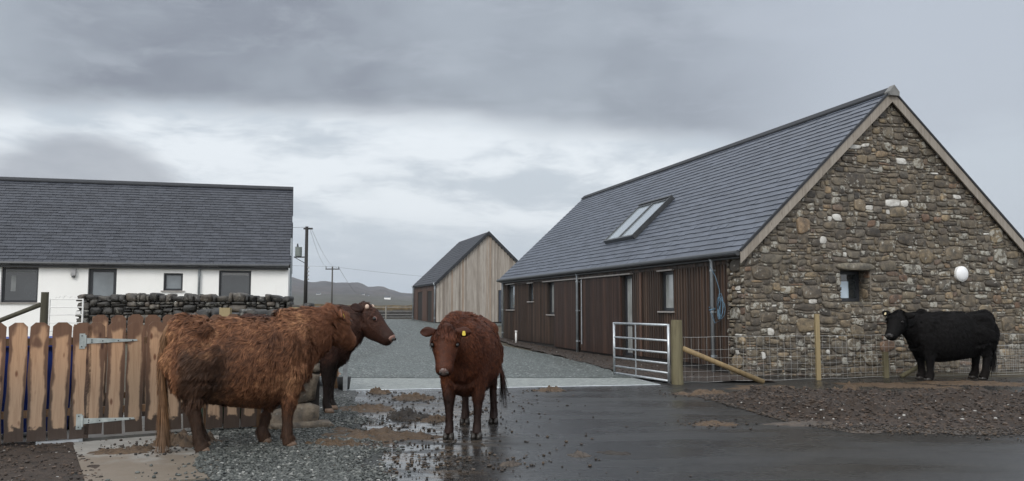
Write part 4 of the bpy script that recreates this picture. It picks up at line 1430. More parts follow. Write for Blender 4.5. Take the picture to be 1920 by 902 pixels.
M_PICK = picket_mat()
rp_ = random.Random(17)
def picket(parent, px_, py_, zb, zt, ang, wd=.186, root=(0, 0, 0)):
    mb = MB()
    h = zt - zb
    c_ = .045
    k = 12
    L_, R_ = [], []
    s1, s2 = rp_.random() * 9, rp_.random() * 9
    for i in range(k + 1):
        z_ = (h - c_) * i / k
        wv = .006 * math.sin(s1 + i * .55) + .004 * math.sin(s2 + i * 1.4)
        L_.append((-wd / 2 + wv, z_)); R_.append((wd / 2 + .6 * wv + .003 * math.sin(s2 + i), z_))
    poly = L_ + [(-wd / 2 + c_ * 1.1, h), (wd / 2 - c_ * 1.1, h)] + R_[::-1]
    poly = poly[::-1]
    mb.prism(poly, 0, .022)
    o = mb.build('picket', M_PICK, parent)
    o.location = (px_ - root[0], py_ - root[1], zb - root[2]); o.rotation_euler = (0, rp_.uniform(-.008, .008), ang)
    return o


FA, FB = Vector((-6.6, 8.50, 0)), Vector((-3.12, 10.32, 0))
fdir = Vector((.775, .60, 0))
# the line of the front fence, taken from where its foot meets the ground
P0 = Vector((-5.47, 8.98, 0)); P1 = Vector((-3.10, 10.34, 0))
fd = (P1 - P0).normalized(); fang = math.atan2(fd.y, fd.x)
def fpos(s): return P0 + fd * s
def fence_run(name, label, cat, s0, s1, start, zt, zb=.05, nb_=.03, pitch=.208, rear=Vector((0, 0, 0)), gate_hinge=False, posts=(), group=None):
    base = fpos(s0) + rear
    t = thing(name, label, cat, (base.x, base.y, 0), 0, group)
    s = start
    while s < s1:
        if s > s0:
            p_ = fpos(s) + rear
            picket(t, p_.x, p_.y, zb + rp_.uniform(-.008, .008), zt + rp_.uniform(-.008, .008), fang, .186 + rp_.uniform(-.008, .005), (base.x, base.y, 0))
        s += pitch
    nn_ = Vector((fd.y, -fd.x, 0))
    for z_ in (.30, 1.08):
        mb = MB(O=(0, 0, 0), U=fd, Nn=nn_)
        mb.box(0, s1 - s0, z_, z_ + .08, -.045, -.003)
        mb.build('rail', M_PICKR, t)
    for ps in posts:
        mb = MB(O=fd * (ps - s0), U=fd, Nn=nn_); mb.box(-.045, .045, 0, zt - .02, -.14, -.048); mb.build('post', M_PICKR, t)
    return t


M_PICKR = board_mat('rail_wood', [(0, (.20, .12, .06)), (1, (.26, .15, .08))], .5, .7)
GRPF = 'picket fence round the bin store'
fence_run('picket_fence', 'leftmost run of orange-brown picket fence with dog-eared tops', 'fence', -1.3, .755, -1.2 + .07, 1.325, posts=(-1.0, .70))
g_ = fence_run('picket_gate', 'picket gate with two long galvanised strap hinges', 'gate', .775, 2.05, .775 + .105, 1.33, zb=.075)
gbase = fpos(.775)
for z_ in (1.12, .23):
    nn_ = Vector((fd.y, -fd.x, 0))
    hb = MB(O=(0, 0, z_), U=fd, Nn=nn_)
    hb.prism([(.0, -.03), (.52, -.008), (.535, 0), (.52, .012), (.0, .035)], .024, .030)
    hb.box(-.065, -.008, -.085, .085, .024, .029)
    hb.tube([hb.P(-.002, -.06, .03), hb.P(-.002, .07, .03)], .010, 8)
    hg = hb.build('strap_hinge', M_GALVW if 'M_GALVW' in globals() else M_GRID, g_)
    sc_ = MB(O=(0, 0, z_), U=fd, Nn=nn_)
    for u_, w__ in ((.06, .012), (.06, -.012), (.17, 0), (.33, 0), (.48, 0), (-.04, .06), (-.04, -.06)):
        sc_.tube([sc_.P(u_, w__, .029), sc_.P(u_, w__, .034)], .008, 6)
    sc_.build('screw', M_GUT, hg)
fence_run('picket_fence', 'shaded picket fence between the gate and the stone pier, behind the ginger cow', 'fence', 2.07, 2.75, 2.07 + .105, 1.30, posts=(2.12, 2.7))
rear = Vector((-.75, 1.45, 0))
fence_run('picket_fence', 'rear picket fence of the bin store, tops showing above the gate', 'fence', .85, 3.1, .95, 1.40, posts=(.9, 2.9), rear=rear)
fence_run('picket_fence', 'rear left piece of picket fence seen past the leftmost pickets', 'fence', -1.6, -.32, -1.5, 1.40, posts=(-.35,), rear=rear)
# metal strip at the foot of the fence
st = MB(O=P0, U=fd, Nn=(fd.y, -fd.x, 0)); st.box(.33, .78, .02, .045, .03, .10); tag(st.build('threshold_strip', M_GALV, None), 'thin pale metal strip on the soil at the foot of the fence', 'strip')
# blue bins inside the enclosure
M_BLUE = noisy('blue_plastic', (.012, .035, .22), (.018, .05, .28), 4, .4, 0, .05)
M_GREEN = noisy('green_plastic', (.02, .07, .035), (.03, .09, .045), 4, .45, 0, .05)
for s_, lb, mt_, hb_ in ((.12, 'blue wheelie bin behind the leftmost pickets', M_BLUE, 1.12), (2.35, 'dark green wheelie bin behind the picket gate', M_GREEN, 1.15)):
    q = fpos(s_) + Vector((-.32, .60, 0))
    bn = thing('wheelie_bin', lb, 'bin', (q.x, q.y, .03), fang)
    w0, w1 = .23, .30
    mb = MB()
    if mt_ is M_BLUE: w0, w1 = .50, .56
    mb.add([(-w0, -.24, .06), (w0, -.24, .06), (w0, .24, .06), (-w0, .24, .06), (-w1, -.33, hb_ - .1), (w1, -.33, hb_ - .1), (w1, .33, hb_ - .1), (-w1, .33, hb_ - .1)],
           [(3, 2, 1, 0), (4, 5, 6, 7), (0, 1, 5, 4), (1, 2, 6, 5), (2, 3, 7, 6), (3, 0, 4, 7)])
    mb.build('body', mt_, bn)
    mb = MB(); mb.prism([(-w1 - .02, hb_ - .098), (w1 + .02, hb_ - .098), (w1, hb_ - .03), (w1 - .1, hb_), (-w1 + .1, hb_), (-w1, hb_ - .03)], -.35, .37)
    mb.build('lid', mt_, bn)
    for sx_ in (-1, 1):
        mb = MB(); mb.tube([(sx_ * (w0 + .0), .26, .10), (sx_ * (w0 + .05), .26, .10)], .10, 14); mb.build('wheel', M_BACK, bn)

# white board and wooden end by the cattle grid
mb = MB(); mb.box(-3.02, -2.95, 0, .52, -14.98, -14.93); tag(mb.build('marker_post', M_GALV, None), 'short pale metal post at the left end of the cattle grid', 'post')
mb = MB(); mb.box(-3.33, -3.20, 0, .42, -15.4, -15.36); tag(mb.build('timber_offcut', M_PICKR, None), 'orange timber board end left of the cattle grid', 'board')
mb = MB(); mb.tube([(-3.05, 15.15, .02), (-3.05, 15.15, .24)], [.10, .13], 14); bo = mb.build('bucket', noisy('black_rubber', (.015, .015, .015), (.03, .03, .03), 6), None, True)
tag(bo, 'black rubber bucket beside the left end of the cattle grid', 'bucket')

# ------------------------------------------------------------------ utility poles and wires
M_TAR = board_mat('tarred_pole', [(0, (.012, .011, .010)), (1, (.02, .018, .016))], .4, .7)
up = thing('utility_pole', 'dark wooden utility pole with green transformer by the white house', 'utility pole', (-16.2, 65, 0), 0, 'utility poles')
mb = MB(); mb.tube([(0, 0, -.3), (0, 0, 7.85)], [.16, .12], 10); mb.build('pole', M_TAR, up, True)
mb = MB(); mb.box(-.25, .45, 7.62, 7.74, -.08, .08); mb.build('crossarm', M_TAR, up)
tr_ = MB(); tr_.tube([(-.62, 0, 5.50), (-.62, 0, 6.22)], .27, 12); tt = tr_.build('transformer', noisy('green_tank', (.13, .155, .14), (.17, .19, .175), 3, .5), up)
mb = MB(); mb.tube([(-.70, 0, 6.22), (-.70, 0, 6.5)], [.09, .05], 8); mb.build('bushing', M_GUT, tt)
mb = MB(); mb.box(-.98, .05, 5.38, 5.48, -.05, .05); mb.tube([(-.9, 0, 5.4), (0, 0, 4.9)], .03, 6); mb.build('bracket', M_GUT, up)
mb = MB()
for z_ in (3.7, 4.0, 4.3, 4.6): mb.ell((.16, 0, z_), (.09, .09, .07), 8, 5)
mb.build('insulator', M_BOX, up)
up2 = thing('utility_pole', 'distant slim utility pole with wide crossarm before the hills', 'utility pole', (-32.6, 150, 0), 0, 'utility poles')
mb = MB(); mb.tube([(0, 0, -.5), (0, 0, 8.8)], [.17, .13], 8); mb.build('pole', noisy('grey_pole', (.05, .048, .045), (.07, .068, .062), 3), up2, True)
mb = MB(); mb.box(-1.25, 1.25, 8.3, 8.48, -.1, .1); mb.build('crossarm', M_TAR, up2)
for x in (-1.15, 0, 1.15):
    mb = MB(); mb.tube([(x, 0, 8.48), (x, 0, 8.85)], .07, 6); mb.build('insulator', M_GUT, up2)
def cable(a, b_, sag, r, label):
    a, b_ = Vector(a), Vector(b_)
    mb = MB(); pts_ = []
    for i in range(17):
        t = i / 16; q = a.lerp(b_, t); q.z -= sag * 4 * t * (1 - t); pts_.append(q)
    mb.tube(pts_, r, 4)
    tag(mb.build('overhead_cable', M_GUT, None), label, 'cable', 'overhead cables')
cable((-16.0, 65, 7.8), (-33.5, 150, 8.85), .9, .012, 'overhead cable from the near pole to the far pole, upper')
cable((-15.8, 65, 7.6), (-31.5, 150, 8.85), 1.1, .012, 'overhead cable from the near pole to the far pole, lower')
cable((-31.5, 150, 8.8), (-74, 420, 9), 3, .03, 'overhead cable running from the far pole down towards the hills')
cable((-75, 130, 11.0), (-32.6, 150, 8.85), .6, .016, 'faint overhead cable left of the far pole')
cable((-32.6, 150, 8.85), (16, 175, 7.0), 1.0, .016, 'faint overhead cable right of the far pole towards the cabin')
cable((-26, 62, 8.2), (-16.2, 65, 7.8), .25, .012, 'short overhead cable left of the transformer pole')

# ------------------------------------------------------------------ hills and far cottages
HP = [(-200, 40), (300, 60), (420, 90), (500, 100), (547, 108), (565, 98), (585, 88), (612, 90), (640, 82), (655, 87), (672, 86), (692, 70), (708, 71), (724, 74), (736, 60), (756, 47), (775, 44), (860, 40), (1000, 46), (1200, 60), (1500, 50), (2200, 45)]
def hill(x, y):
    px_ = 960 + F * x / max(y, 1)
    r_ = y / 3000
    h = lerp_tab([(a, b_) for a, b_ in HP], px_)
    t = max(0, (r_ - .16) / .84)
    base = h * (t ** 1.7 if t < 1 else max(.4, 1 - (t - 1) * 2.5))
    base += t * 10 * fb(x, y, 0, .004) + t * 9 * abs(fb(x, y, 3, .009)) + t * 5 * fb(x, y, 6, .022) - 1.0
    return base - .5 + (1.0 if t > 0 else -2)


ry = [420 + 38 * i for i in range(82)]
nxp = 300
V = []
for y in ry:
    for i in range(nxp + 1):
        px_ = -500 + 3000 * i / nxp
        x = (px_ - 960) / F * y
        V.append((x, y, hill(x, y)))
i = np.arange(len(ry) - 1)[:, None] * (nxp + 1) + np.arange(nxp)[None]
Fh = np.stack([i, i + 1, i + nxp + 2, i + nxp + 1], -1).reshape(-1, 4)
m, n = material('hillside', rough=.95)
p = n.geo('Position')
f = n.noise(p, .006, 8, .65); f2 = n.noise(p, .03, 6, .7)
yy, zz = n.sep(p)[1], n.sep(p)[2]
c = n.mix(n.step(f, .35, .65), (.040, .036, .034), (.080, .067, .057))
c = n.mix(n.math('MULTIPLY', n.math('SUBTRACT', 1, n.step(n.math('ADD', zz, n.math('MULTIPLY', f, 40)), 30, 60)), .7), c, (.058, .060, .038))
c = n.mix(n.math('MULTIPLY', n.step(f2, .5, .7), .6), c, (.035, .032, .032))
n.put(n.b.inputs['Base Color'], c)
n.put(n.b.inputs['Normal'], n.bump(f2, .8, 12))
structure(raw('hills', np.array(V), [Fh], m, None, True))
for px_, r_, wd, lb in ((727, 1500, 11, 'widest white cottage low on the hillside left of the cabin'), (598, 1700, 9, 'small white cottage on the hillside right of the transformer pole'), (681, 1750, 6, 'tiny white cottage on the hillside above the cattle, left one'), (690, 1780, 5, 'tiny white cottage on the hillside above the cattle, right one')):
    x = (px_ - 960) / F * r_
    z_ = hill(x, r_)
    hc_ = thing('cottage', lb, 'cottage', (x, r_, z_ - .5), 0, 'far cottages on the hillside')
    mb = MB(); mb.box(-wd / 2, wd / 2, 0, 3.6, -3, 3)
    for s_ in (-1, 1):
        mb2 = MB(O=(s_ * wd / 2 - (.3 if s_ > 0 else 0), 0, 0), U=(0, 1, 0), Nn=(1, 0, 0)); mb2.prism([(-3, 3.61), (3, 3.61), (0, 5.6)], 0, .3)
        k = len(mb.v); mb.v += mb2.v; mb.f += [tuple(q + k for q in f_) for f_ in mb2.f]
    mb.build('wall', M_RENDER, hc_)
    mb = MB(O=(0, 0, 0), U=(0, 1, 0), Nn=(1, 0, 0)); mb.prism([(-3.3, 3.45), (0, 5.65), (3.3, 3.45), (3.3, 3.7), (0, 5.95), (-3.3, 3.7)], -wd / 2 - .1, wd / 2 + .1)
    mb.build('roof', M_SLATE2, hc_)

#@COWS
# ------------------------------------------------------------------ cattle
def seg_tube(mb, pts, seg=16):
    """pts: (x, y, z, half-width, half-height): elliptical tube along the points with round ends"""
    P_ = [Vector(p[:3]) for p in pts]
    vs = []; fs = []
    for i, p in enumerate(pts):
        t = (P_[min(i + 1, len(P_) - 1)] - P_[max(i - 1, 0)]).normalized()
        side_ = t.cross(Vector((0, 0, 1)))
        if side_.length < .25: side_ = Vector((0, -1, 0))
        side_.normalize()
        upv = side_.cross(t).normalized()
        for k in range(seg):
            th = 2 * math.pi * k / seg
            vs.append(P_[i] + side_ * math.cos(th) * p[3] + upv * math.sin(th) * p[4])
    for i in range(len(pts) - 1):
        for k in range(seg):
            k2 = (k + 1) % seg
            fs.append((i * seg + k, i * seg + k2, (i + 1) * seg + k2, (i + 1) * seg + k))
    fs.append(tuple(range(seg - 1, -1, -1))); fs.append(tuple((len(pts) - 1) * seg + k for k in range(seg)))
    mb.add(vs, fs)


def catmull(pts, n_=4):
    out = []
    P_ = [np.array(p, float) for p in pts]
    P_ = [P_[0]] + P_ + [P_[-1]]
    for i in range(1, len(P_) - 2):
        for k in range(n_):
            t = k / n_
            a, b_, c_, d_ = P_[i - 1], P_[i], P_[i + 1], P_[i + 2]
            q = .5 * ((2 * b_) + (-a + c_) * t + (2 * a - 5 * b_ + 4 * c_ - d_) * t * t + (-a + 3 * b_ - 3 * c_ + d_) * t ** 3)
            out.append(tuple(q))
    out.append(tuple(P_[-2]))
    return out


def remesh(mb, name, voxel=.016, it=6):
    me = bpy.data.meshes.new('tmp'); me.from_pydata(mb.v, [], mb.f)
    o = bpy.data.objects.new('tmp', me); C.objects.link(o)
    md = o.modifiers.new('r', 'REMESH'); md.mode = 'VOXEL'; md.voxel_size = voxel; md.use_smooth_shade = True
    s_ = o.modifiers.new('s', 'SMOOTH'); s_.iterations = it; s_.factor = .6
    dg_ = bpy.context.evaluated_depsgraph_get(); dg_.update()
    m2 = bpy.data.meshes.new_from_object(o.evaluated_get(dg_)); m2.name = name
    bpy.data.objects.remove(o)
    return m2


def vnoise(P_, s, seed):
    """cheap smooth vector noise from sines"""
    r_ = np.random.default_rng(seed)
    out = np.zeros_like(P_)
    for k in range(9):
        kv = r_.normal(size=3) * s * (1 + .5 * k / 3)
        ph = r_.random(3) * 6.28
        a = P_ @ kv
        out += np.sin(a[:, None] + ph[None]) / (1 + k * .25)
    return out / 3.2


def hair_mat(name, cols, dark, zlo, zhi, mud=0.0, seed=0, rough=.6, headc=None):
    m, n = material(name, rough=rough, spec=.22)
    v = n.coord()
    r = n.geo('Random Per Island')
    f = n.noise(n.mapping(v, loc=(seed, seed * 2, 0)), 2.3, 5, .6)
    f2 = n.noise(n.mapping(v, loc=(seed, 0, seed), scale=(1, 1, 1.4)), 13, 4, .65)
    x_, y_, z_ = n.sep(v)[:3]
    c = n.ramp(n.math('ADD', n.math('MULTIPLY', f, .75), n.math('MULTIPLY', n.math('SUBTRACT', f2, .35), .55)), cols)
    c = n.mix(1, c, n.mix(r, (.62, .60, .60), (1.35, 1.3, 1.25)), 'MULTIPLY')
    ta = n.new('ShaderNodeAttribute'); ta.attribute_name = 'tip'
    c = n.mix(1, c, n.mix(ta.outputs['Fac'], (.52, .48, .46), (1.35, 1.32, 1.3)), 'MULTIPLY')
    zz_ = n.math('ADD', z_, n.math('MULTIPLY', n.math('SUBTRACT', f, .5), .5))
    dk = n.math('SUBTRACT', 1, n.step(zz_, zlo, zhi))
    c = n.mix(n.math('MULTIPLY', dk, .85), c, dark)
    if mud:   # dried dirt caked on the haunch
        dx = n.math('ADD', x_, n.math('MULTIPLY', n.math('SUBTRACT', f2, .5), .25))
        mk = n.math('MULTIPLY', n.math('SUBTRACT', 1, n.step(dx, -.42, -.12)), n.math('SUBTRACT', 1, n.step(zz_, .92, 1.18)))
        mk = n.math('MULTIPLY', mk, n.step(n.math('ADD', x_, 0), -.84, -.74))
        c = n.mix(n.math('MULTIPLY', mk, mud), c, dark)
    if headc:
        c = n.mix(n.math('MULTIPLY', n.step(x_, .55, .85), .75), c, n.mix(n.step(f2, .35, .65), tuple(q * .7 for q in headc), headc))
    n.put(n.b.inputs['Base Color'], c)
    n.put(n.b.inputs['Normal'], n.bump(f2, .5, .02))
    return m


def make_cow(label, loc, heading, sc_=(1, 1, 1), head=None, coat=None, lt=1.2, nhair=16000, hairlen=1.0, legs=None, tail=None, hw_=.0052,
             hoof_m=None, muzzle_m=None, tags=(1, -1), tag_m=None, horn=None, seed=1, ears=None, belly=.0, hump=0.0, name='cow', cat='cow', group=None, eye_ring=None, tail_m=None, hairs_on_tail=900, neckh=1.0, mop=.3):
    root = thing(name, label, cat, loc, heading, group)
    root.scale = sc_
    legs = legs or {}
    mb = MB()
    b_ = belly
    trunk = [(-.86, 0, 1.08, .08, .12), (-.83, 0, 1.06, .17, .235), (-.76, 0, 1.035, .25, .30), (-.62, 0, 1.02, .29, .335), (-.45, 0, .985 - b_, .285, .355 + b_), (-.27, 0, .96 - b_, .315, .375 + b_), (0, 0, .935 - b_, .38, .395 + b_),
             (.22, 0, .935 - b_, .36, .40 + b_), (.40, 0, .955 - b_ * .6, .315, .395 + b_ * .6), (.55, 0, .97, .27, .375), (.68, 0, .96, .20, .32), (.76, 0, .95, .12, .22), (.79, 0, .94, .05, .1)]
    seg_tube(mb, catmull(trunk, 3), 26)
    mb.ell((-.70, 0, 1.16), (.20, .13, .21), 16, 10)       # tail head
    mb.ell((-.54, .16, 1.20), (.15, .12, .085), 12, 8); mb.ell((-.54, -.16, 1.20), (.15, .12, .085), 12, 8)   # hips
    mb.ell((.42, 0, 1.2 + hump * .5), (.24, .15, .17 + hump), 16, 10)    # withers
    for s_ in (-1, 1):
        mb.ell((-.62, s_ * .17, .88), (.22, .14, .32), 16, 12, Matrix.Rotation(.15, 3, 'Y'))
        mb.ell((.43, s_ * .185, .93), (.17, .12, .30), 16, 12)
    # head and neck
    h0 = Vector(head['poll']); hd = Vector(head['dir']).normalized()
    hs = head.get('size', 1.0)
    hl_ = .50 * hs
    roll = Vector(head.get('up', (0, 0, 1)))
    hside = hd.cross(roll).normalized(); hup = hside.cross(hd).normalized()
    nk = h0 - hup * .07 - hd * .0
    nst = Vector((.42, 0, 1.06))
    nmid = nst.lerp(nk, .5) + Vector(head.get('nmid', (0, 0, .0)))
    seg_tube(mb, catmull([(*nst, .19, .33 * neckh), (*nst.lerp(nmid, .6), .165, .29 * neckh), (*nmid.lerp(nk, .4), .14, .235 * neckh), (*nk, .115, .165), (*(nk + hd * .08), .08, .12)], 4), 18)
    hv = []
    hwd = head.get('w', 1.0)
    prof = [(-.06, .05, .05, .0), (-.01, .11, .10, 0), (.07, .130, .140, -.015), (.15, .135, .165, -.040), (.23, .118, .155, -.055), (.31, .098, .128, -.060), (.38, .090, .108, -.060), (.43, .090, .098, -.060), (.47, .078, .080, -.058), (.49, .05, .055, -.055)]
    prof = [(a_, b1_ * hwd, c1_, d1_) for a_, b1_, c1_, d1_ in prof]
    vs = []; fs = []; sg = 18
    prof = catmull(prof, 3)
    for (t, wx, wz, dz) in prof:
        c0 = h0 + hd * t * hs + hup * dz * hs
        for k in range(sg):
            th = 2 * math.pi * k / sg
            ct, st_ = math.cos(th), math.sin(th)
            wid = wx * (1 - .18 * max(0, -st_)) * (abs(ct) ** .85 * (1 if ct > 0 else -1))
            vs.append(c0 + hside * wid * hs + hup * wz * hs * st_)
    for i in range(len(prof) - 1):
        for k in range(sg):
            k2 = (k + 1) % sg
            fs.append((i * sg + k, i * sg + k2, (i + 1) * sg + k2, (i + 1) * sg + k))
    fs.append(tuple(range(sg - 1, -1, -1))); fs.append(tuple((len(prof) - 1) * sg + k for k in range(sg)))
    mb.add(vs, fs)
    def HP_(a, s_, u): return h0 + hd * a * hs + hside * s_ * hs + hup * u * hs
    for s_ in (-1, 1):
        mb.ell(HP_(.13, s_ * .100 * hwd, .055), (.038 * hs,) * 3, 10, 8)         # brow over the eye
        mb.ell(HP_(.14, s_ * .065, -.085), (.09 * hs, .06 * hs, .085 * hs), 12, 8)   # cheek
    mb.ell(HP_(-.03, 0, .06), (.085 * hs, .08 * hs, .07 * hs), 12, 8)      # poll
    # legs
    feet = []
    for key, s_ in (('fl', 1), ('fr', -1)):
        dx, dy = legs.get(key, (0, 0))
        y = s_ * .185
        L_ = [(.43, s_ * .17, .86, .10, .16), (.44 + dx * .1, y, .72, .085, .13), (.45 + dx * .4, y + dy * .4, .56, .064, .08), (.455 + dx * .6, y + dy * .6, .44, .056, .062), (.45 + dx * .75, y + dy * .7, .36, .046, .048), (.45 + dx * .9, y + dy * .85, .22, .036, .040), (.45 + dx, y + dy, .13, .042, .046), (.47 + dx, y + dy, .07, .045, .055), (.485 + dx, y + dy, .03, .05, .06)]
        seg_tube(mb, catmull([(q[0], q[1], q[2], q[3] * lt, q[4] * lt) for q in L_], 3), 14)
        feet.append((.488 + dx, y + dy))
    for key, s_ in (('hl', 1), ('hr', -1)):
        dx, dy = legs.get(key, (0, 0))
        y = s_ * .18
        L_ = [(-.58, s_ * .17, .96, .13, .2), (-.52, y + .01 * s_, .80, .12, .20), (-.55 + dx * .1, y, .68, .092, .145), (-.60 + dx * .35, y + dy * .3, .56, .055, .078), (-.665 + dx * .5, y + dy * .5, .475, .044, .062), (-.66 + dx * .65, y + dy * .6, .40, .040, .052), (-.645 + dx * .85, y + dy * .8, .25, .036, .042), (-.635 + dx, y + dy, .14, .042, .047), (-.61 + dx, y + dy, .075, .045, .055), (-.59 + dx, y + dy, .03, .05, .06)]
        seg_tube(mb, catmull([(q[0], q[1], q[2], q[3] * lt, q[4] * lt) for q in L_], 3), 14)
        feet.append((-.587 + dx, y + dy))
    me = remesh(mb, 'body')
    me.materials.clear(); me.materials.append(coat)
    body = bpy.data.objects.new('body', me); C.objects.link(body); body.parent = root
    # hooves: two claws each
    for (fx, fy) in feet:
        hb = MB()
        for s_ in (-1, 1):
            k = 10
            ring = lambda r_, z_, sh: [(fx + sh + math.cos(a * 6.283 / k) * r_ * 1.35, fy + s_ * .031 + math.sin(a * 6.283 / k) * r_ * .75, z_) for a in range(k)]
            vv = ring(.050, 0.0, .012) + ring(.044, .035, .006) + ring(.036, .065, -.004)
            hb.add(vv, [tuple(range(k - 1, -1, -1)), tuple(range(2 * k, 3 * k))] + [(j * k + i, j * k + (i + 1) % k, (j + 1) * k + (i + 1) % k, (j + 1) * k + i) for j in range(2) for i in range(k)])
        hb.build('hoof', hoof_m or M_HOOF, root, True)
    # muzzle pad, nostrils, eyes
    mz = MB()
    mz.ell((0, 0, 0), (1, 1, 1), 16, 10)
    Mx = Matrix((hd, hside, hup)).transposed()
    mz.v = [tuple(HP_(.455, 0, -.038) + Mx @ Vector((v[0] * .045 * hs, v[1] * .076 * hs, v[2] * .062 * hs))) for v in mz.v]
    mo = mz.build('muzzle', muzzle_m or M_MUZ, root, True)
    for s_ in (-1, 1):
        nb_ = MB(); nb_.ell((0, 0, 0), (1, 1, 1), 10, 6)
        nb_.v = [tuple(HP_(.494, s_ * .038, -.022) + Mx @ Vector((v[0] * .018 * hs, v[1] * .019 * hs, v[2] * .020 * hs))) for v in nb_.v]
        nb_.build('nostril', M_HOOFD, mo, True)
        eb = MB(); eb.ell((0, 0, 0), (1, 1, 1), 12, 8)
        eb.v = [tuple(HP_(.185, s_ * .122 * hwd, .052) + Mx @ Vector((v[0] * .027 * hs, v[1] * .022 * hs, v[2] * .023 * hs))) for v in eb.v]
        eo = eb.build('eye', M_EYE, root, True)
        if eye_ring:
            eb = MB(); eb.ell((0, 0, 0), (1, 1, 1), 14, 8)
            eb.v = [tuple(HP_(.185, s_ * .112 * hwd, .050) + Mx @ Vector((v[0] * .036 * hs, v[1] * .018 * hs, v[2] * .028 * hs))) for v in eb.v]
            eb.build('eyelid', eye_ring, eo, True)
    # ears
    er_dirs = ears or {1: (-.1, .95, -.15), -1: (-.1, .95, -.15)}
    earm = []
    for s_ in (-1, 1):
        ea, es, eu = er_dirs[s_]
        base_ = HP_(.0, s_ * .095 * hwd, .045)
        ax_ = (hd * ea + hside * s_ * es + hup * eu).normalized()
        bx = (hd * .8 - hup * .5); bx = (bx - ax_ * bx.dot(ax_)).normalized()
        cx_ = ax_.cross(bx)
        vs = []; fs = []
        L = .18 * hs
        st = [(-.01, .022, .022), (.03, .034, .026), (.08, .056, .022), (.12, .056, .016), (.16, .036, .012), (.185, .008, .006)]
        sg = 12
        for (t, wa, wb_) in st:
            for k in range(sg):
                th = 6.283 * k / sg
                cup = .015 * (abs(math.cos(th))) if t > .04 else 0
                vs.append(base_ + ax_ * t * hs + bx * math.cos(th) * wa * hs + cx_ * (math.sin(th) * wb_ + cup) * hs)
        for i in range(len(st) - 1):
            for k in range(sg):
                k2 = (k + 1) % sg
                fs.append((i * sg + k, i * sg + k2, (i + 1) * sg + k2, (i + 1) * sg + k))
        fs.append(tuple(range(sg - 1, -1, -1))); fs.append(tuple((len(st) - 1) * sg + k for k in range(sg)))
        eb = MB(); eb.add(vs, fs); eo = eb.build('ear', coat, root, True); earm.append(eo)
        if s_ in tags:
            tb = MB()
            cxn = cx_ if (root_dir_to_cam(root, cx_) > 0) else -cx_
            c0 = base_ + ax_ * .105 * hs + cxn * .036
            dn = (Vector((0, 0, -1)) - cxn * (-cxn.z)).normalized(); sd_ = dn.cross(cxn)
            q = [(-.013, -.010), (.013, -.010), (.019, .022), (.016, .040), (-.016, .040), (-.019, .022)]
            vv = [c0 + sd_ * a + dn * b2 for a, b2 in q] + [c0 + sd_ * a + dn * b2 + cxn * .004 for a, b2 in q]
            k = len(q)
            tb.add(vv, [tuple(range(k - 1, -1, -1)), tuple(range(k, 2 * k))] + [(i, (i + 1) % k, k + (i + 1) % k, k + i) for i in range(k)])
            tb.build('ear_tag', tag_m or M_TAG, eo)
    if horn:
        for s_ in (-1, 1):
            hb = MB(); hb.ell((0, 0, 0), (1, 1, 1), 12, 8)
            hb.v = [tuple(HP_(.02, s_ * .088, .105) + Vector((v[0] * .030, v[1] * .026, v[2] * .034))) for v in hb.v]
            hb.build('horn_bud', horn, root, True)
    # tail
    tl = tail or [(-.84, 0, 1.27), (-.90, 0, 1.18), (-.915, 0, .95), (-.90, 0, .65), (-.88, 0, .42)]
    tp = catmull([(*p_, 1.0) for p_ in tl], 4)
    k = len(tp)
    tb = MB(); tb.tube([p_[:3] for p_ in tp], [.034 - .020 * i / k for i in range(k)], 10)
    to = tb.build('tail', tail_m or coat, root, True)
    # ------- coat of hair strands, one mesh
    me.calc_loop_triangles()
    nv = len(me.vertices)
    co = np.empty(nv * 3, np.float32); me.vertices.foreach_get('co', co); co = co.reshape(-1, 3).astype(float)
    no = np.empty(nv * 3, np.float32); me.vertices.foreach_get('normal', no); no = no.reshape(-1, 3).astype(float)
    tr = np.empty(len(me.loop_triangles) * 3, np.int32); me.loop_triangles.foreach_get('vertices', tr); tr = tr.reshape(-1, 3)
    r_ = np.random.default_rng(seed)
    a, b2, c3 = co[tr[:, 0]], co[tr[:, 1]], co[tr[:, 2]]
    ar = np.linalg.norm(np.cross(b2 - a, c3 - a), axis=1)
    cz = (a[:, 2] + b2[:, 2] + c3[:, 2]) / 3
    wgt = ar * np.where(cz < .1, 0, np.where(cz < .45, .6, 1.0))
    idx = r_.choice(len(tr), nhair, p=wgt / wgt.sum())
    u_, v_ = r_.random(nhair), r_.random(nhair)
    fl = u_ + v_ > 1; u_[fl] = 1 - u_[fl]; v_[fl] = 1 - v_[fl]
    w0 = 1 - u_ - v_
    P_ = a[idx] * w0[:, None] + b2[idx] * u_[:, None] + c3[idx] * v_[:, None]
    Nn = no[tr[idx, 0]] * w0[:, None] + no[tr[idx, 1]] * u_[:, None] + no[tr[idx, 2]] * v_[:, None]
    Nn /= np.linalg.norm(Nn, axis=1)[:, None]
    h0a, hda = np.array(h0), np.array(hd)
    th_ = np.clip((P_ - h0a) @ hda / hs, -1, 1)
    dh = np.linalg.norm(P_ - (h0a + hda * np.clip(th_, 0, .5)[:, None] * hs), axis=1)
    on_head = (dh < .22 * hs) & (th_ > -.05)
    face = np.where(on_head, np.clip((th_ - .06) / .14, 0, 1), 0)
    leg = np.clip((.55 - P_[:, 2]) / .15, 0, 1)
    flow = np.tile(np.array([-.55, 0, -1.0]), (nhair, 1))
    topm = np.clip((P_[:, 2] - 1.15) / .15, 0, 1)[:, None]
    flow = flow * (1 - topm) + np.array([-1.0, 0, -.25]) * topm
    flow[:, 1] += np.sign(P_[:, 1]) * topm[:, 0] * .6
    flow = flow + vnoise(P_, 5.5, seed) * .75 + vnoise(P_, 16, seed + 1) * .85
    hf_ = np.where(on_head, 1.0, 0)[:, None]
